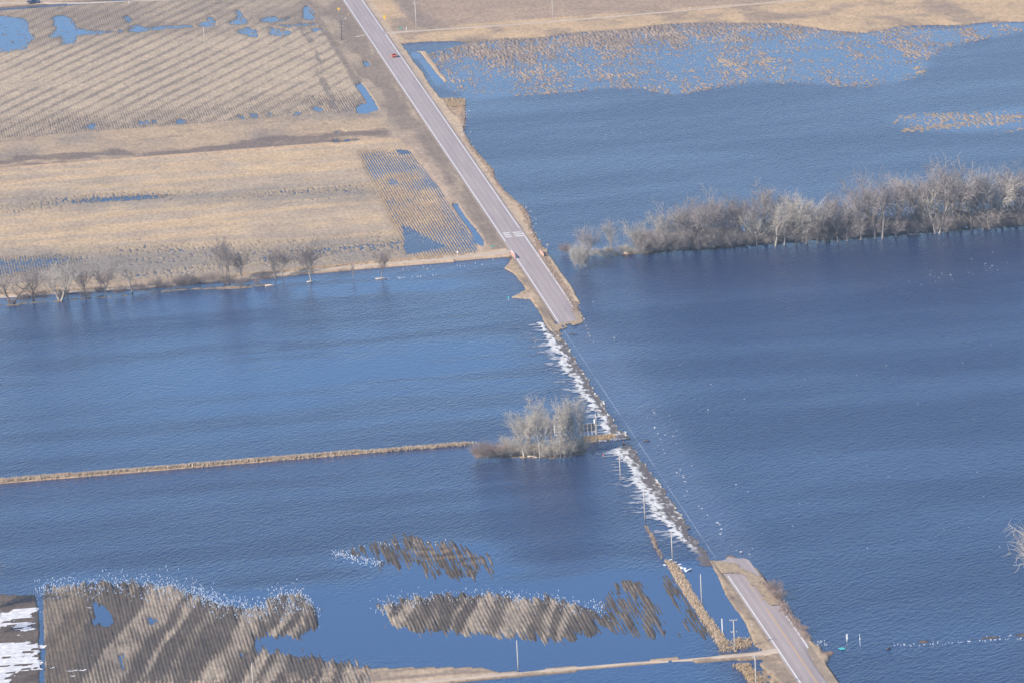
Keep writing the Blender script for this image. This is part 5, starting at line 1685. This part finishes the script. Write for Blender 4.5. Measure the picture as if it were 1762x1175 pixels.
for a, b, s in [(1530, 640, 1.6), (1550, 665, 2), (1575, 685, 2.4), (1600, 700, 2), (1622, 738, 2), (1640, 770, 1.5), (1672, 802, 2), (1712, 832, 2), (1430, 486, 2.6)]:
    chunk('shore_rock', CH.choice(rock_me), 1130 + a * .10215, 900 + b * .10215, .20 * s ** .7, 'pale rock off the south lip of the overflow', 'rock', 'rocks off the south lip of the overflow')
for px, py, s in [(1153.5, 963, 2), (1157, 968, 2.6), (1162, 967.5, 1.6), (1168, 971, 2.4), (1170, 974.5, 2.4), (1174, 977, 2), (1179, 979, 2.4), (1182, 981.5, 3), (1143, 972, 2)]:
    chunk('ice_slab', CH.choice(ice_me), px, py, .36 * s ** .7, 'white ice slab stranded at the tip of the narrow bank', 'ice slab', 'ice slabs at the tip of the narrow bank')


def drift_log(pa, pb, r, mat, label, name='drift_log'):
    xa, ya = gp(*pa)
    xb, yb = gp(*pb)
    za, zb = surf_z(xa, ya) + 0.05, surf_z(xb, yb) + 0.05
    mb = MB()
    mx, my = (xa + xb) / 2, (ya + yb) / 2 + 0.15
    mb.tube([(xa, ya, za), (mx, my, (za + zb) / 2 + r * .6), (xb, yb, zb)], [r, r * 0.9, r * 0.5], 7)
    mb.tube([(mx, my, (za + zb) / 2 + r * .5), (mx + (xb - xa) * .12, my + .7, zb + r * 1.8)], [r * .45, r * .2], 5)
    o = mb.build(name, M[mat], smooth=True)
    return tag(o, label, 'log')


drift_log((1251, 956.5), (1266, 959), 0.28, 'log', 'dark waterlogged log drifting above the south lip of the overflow')
drift_log((1107, 758.5), (1119, 758.6), 0.16, 'log', 'thin dark log adrift beside the flooded road near the driveway')
drift_log((979, 575), (994, 575.4), 0.12, 'log', 'thin reddish branch on the water just past the north lip')
drift_log((871, 783), (882, 779), 0.26, 'pale_log', 'bleached log leaning at the left of the island clump')
drift_log((908, 785.5), (925, 787.5), 0.24, 'pale_log', 'bleached log at the foot of the tallest cottonwood')
drift_log((1564, 405), (1584, 404.5), 0.22, 'pale_log', 'bright bleached log at the foot of the great dark-limbed tree')
drift_log((1694, 395.5), (1703, 394.8), 0.2, 'pale_log', 'small bleached log near the broad mauve tree at right')
drift_log((1230, 425.5), (1244, 424.4), 0.2, 'pale_log', 'tan log under the tall broad tree of the flooded row')
drift_log((1074, 437.3), (1090, 436.4), 0.22, 'pale_log', 'orange-tan log on the bank between the slim trees')
drift_log((1106, 435), (1124, 433.8), 0.22, 'pale_log', 'orange-tan log left of the bushy tan tree')
drift_log((456, 492.6), (473, 491.8), 0.24, 'pale_log', 'pale log at the end of the brushy thin bank on the left')
drift_log((528, 486), (539, 485.2), 0.22, 'pale_log', 'pale driftwood at the foot of the round tree in the cut')
drift_log((646, 480.4), (666, 479.6), 0.18, 'pale_log', 'long pale branch on the awash bank nearest the road')
drift_log((1526, 1116.5), (1533, 1115), 0.24, 'log', 'dark log end on the awash debris line at bottom right')


def flakes(name, line, n, wpx, label, cat, mat, sz, seed, avoid=0.35):
    """thin plates of ice or foam strewn along a line"""
    r = random.Random(seed)
    P = gpoly(line)
    segs = list(zip(P[:-1], P[1:]))
    lens = [math.dist(a, b) for a, b in segs]
    mb = MB()
    for _ in range(n):
        k = r.choices(range(len(segs)), lens)[0]
        t = r.random()
        (xa, ya), (xb, yb) = segs[k]
        x, y = xa + (xb - xa) * t + r.gauss(0, 0.8), ya + (yb - ya) * t + r.gauss(0, wpx)
        z = terrain_z(x, y)
        if z > avoid:
            continue
        z = max(z, 0.0) + 0.02
        s = r.uniform(*sz)
        m = r.randint(5, 7)
        a0 = r.uniform(0, 6.28)
        ring = [(x + s * r.uniform(.6, 1.1) * math.cos(a0 + 6.283 * i / m) * (0.5 if avoid < 1 else 1.0), y + s * r.uniform(.6, 1.1) * math.sin(a0 + 6.283 * i / m) * (2.6 if avoid < 1 else 1.0)) for i in range(m)]
        hh = r.uniform(.04, .16)
        b = [(q[0], q[1], z - 0.05) for q in ring] + [(q[0] * .9 + x * .1, q[1] * .9 + y * .1, z + hh) for q in ring]
        mb.add(b, [tuple(range(m, 2 * m))] + [(i, (i + 1) % m, m + (i + 1) % m, m + i) for i in range(m)])
    o = mb.build(name, M[mat], recalc=False)
    return tag(o, label, cat, kind='stuff')


flakes('ice_fringe', [(60, 1018), (130, 1009), (200, 1007), (300, 1014), (345, 1026), (380, 1042), (430, 1050), (470, 1044), (490, 1030), (515, 1028), (540, 1052)], 1500, 7.0, 'broken ice and foam fringing the drowned field at bottom left', 'ice', 'froth', (.08, .30), 1)
flakes('ice_fringe', [(645, 1046), (700, 1036), (760, 1028), (850, 1026), (940, 1032), (1040, 1048)], 420, 5.0, 'broken ice along the top of the middle field island', 'ice', 'froth', (.08, .26), 2)
flakes('ice_fringe', [(575, 950), (612, 962), (655, 970), (575, 950), (630, 939), (700, 935), (770, 933)], 150, 2.0, 'thin ice rim round the small stubble island', 'ice', 'froth', (.10, .32), 3)
M['thin_ice'] = mat_noise('thin_grey_blue_ice', (0.20, 0.30, 0.46), (0.38, 0.47, 0.60), 0.8, 0.4)
flakes('thin_ice', [(60, 1018), (130, 1009), (200, 1007), (300, 1014), (345, 1026), (380, 1042), (430, 1052), (470, 1046), (500, 1034), (535, 1050)], 900, 7.0, 'thin grey-blue ice sheets between the drowned rows at bottom left', 'ice', 'thin_ice', (.12, .42), 21)
flakes('thin_ice', [(645, 1046), (700, 1036), (760, 1028), (850, 1026), (940, 1032), (1040, 1048)], 130, 4.0, 'thin grey-blue ice sheets above the middle field island', 'ice', 'thin_ice', (.12, .36), 22)
flakes('thin_ice', [(575, 950), (612, 962), (655, 970)], 40, 2.0, 'thin grey-blue ice sheets at the tip of the small stubble island', 'ice', 'thin_ice', (.12, .32), 23)
flakes('foam_line', [(1535, 1107), (1600, 1105), (1680, 1099), (1775, 1092)], 14, 1.6, 'foam along the awash debris line at bottom right', 'foam', 'froth', (.10, .30), 4, 9)
flakes('foam_line', [(1535, 1109.5), (1600, 1108), (1680, 1102.5), (1775, 1096.5)], 40, 0.3, 'thin foam lip below the awash debris line', 'foam', 'froth', (.10, .30), 5, 9)
flakes('foam_line', [(1404, 1100), (1411, 1106), (1420, 1110)], 18, 0.3, 'white foam lip on the small spit by the southern road', 'foam', 'froth', (.10, .30), 6, 9)
flakes('foam_line', [(640, 480), (700, 478), (750, 473)], 30, 0.6, 'foam curling over the awash bank near the road', 'foam', 'froth', (.10, .30), 7, 9)
flakes('foam_line', [(640, 470), (700, 463), (760, 459), (860, 450)], 16, 2.5, 'foam streaks on the fast water in the cut', 'foam', 'froth', (.10, .30), 8, 0.1)
flakes('foam_line', [(803, 186), (799, 232), (812, 256)], 60, 0.8, 'pale foam rim on the east shore of the far road bank', 'foam', 'froth', (.10, .30), 9, 9)
flakes('foam_line', [(893, 350), (908, 362), (916, 380), (917, 398), (929, 422)], 60, 0.8, 'pale foam rim at the shore above the barricade', 'foam', 'froth', (.10, .30), 10, 9)
flakes('foam_line', [(1018, 762), (1050, 758), (1068, 754)], 50, 0.5, 'foam rim below the short driveway', 'foam', 'froth', (.10, .30), 11, 9)

gx, gy = np.arange(-215, -160, 0.35), np.arange(-460, -310, 0.7)
GXX, GYY = np.broadcast_to(gx[None, :], (len(gy), len(gx))), np.broadcast_to(gy[:, None], (len(gy), len(gx)))
s1, s2 = fbm(gx, gy, 9, 1.7, 4, 131), fbm(gx, gy, 3, 3, 3, 132)
sn = np.zeros_like(GXX, dtype=np.float32)
for q in ([(-60, 1022), (40, 1023), (48, 1030), (70, 1048), (66, 1056), (40, 1060), (64, 1080), (66, 1088), (40, 1088), (20, 1080), (-60, 1084)], [(-60, 1108), (30, 1106), (71, 1107), (72, 1150), (40, 1152), (-60, 1160)], [(-60, 1164), (10, 1160), (24, 1172), (10, 1200), (-60, 1200)]):
    sn = np.maximum(sn, inside(gpoly(q), 5, 2, GXX, GYY, s1 - .5, s2 - .5))
kv = bbox_blur(sn, 5, 4) + 1.9 * (s1 - 0.5) + 0.8 * (s2 - 0.5) > 0.52
keep = kv[:-1, :-1] & kv[1:, 1:]
tz = H[np.clip(np.searchsorted(YS, gy), 0, NY - 1)][:, np.clip(np.searchsorted(XS, gx), 0, NX - 1)]
o = grid_mesh('snow', gx, gy, (np.maximum(tz, 0) + 0.06 + 0.14 * sn * s2).astype(np.float32), mat_noise('old_snow', (0.46, 0.46, 0.47), (0.80, 0.80, 0.81), 0.6, 0.8), keep=keep)
tag(o, 'patches of leftover white snow in the bottom left corner', 'snow', kind='stuff')

# ---------------------------------------------------------------- the air: a closed box of even haze round camera and ground
E_ = max(abs(XS[0]), abs(XS[-1]), abs(YS[0]), abs(YS[-1]), WXS[-1], -WXS[0], WYS[-1], -WYS[0]) + 60
mb = MB().box((0, 0, (CAM[2] + 12 - 3.0) / 2), (2 * E_, 2 * E_, CAM[2] + 12 + 3.0))
hm = bpy.data.materials.new('pale_air')
hm.use_nodes = True
hn = hm.node_tree
for n in list(hn.nodes):
    if n.type == 'BSDF_PRINCIPLED':
        hn.nodes.remove(n)
pv = hn.nodes.new('ShaderNodeVolumePrincipled')
pv.inputs['Color'].default_value = (0.62, 0.78, 1.0, 1)
pv.inputs['Density'].default_value = HAZE
pv.inputs['Anisotropy'].default_value = 0.0
hn.links.new(pv.outputs[0], [n for n in hn.nodes if n.type == 'OUTPUT_MATERIAL'][0].inputs['Volume'])
hz = mb.build('haze', hm)
tag(hz, kind='stuff')
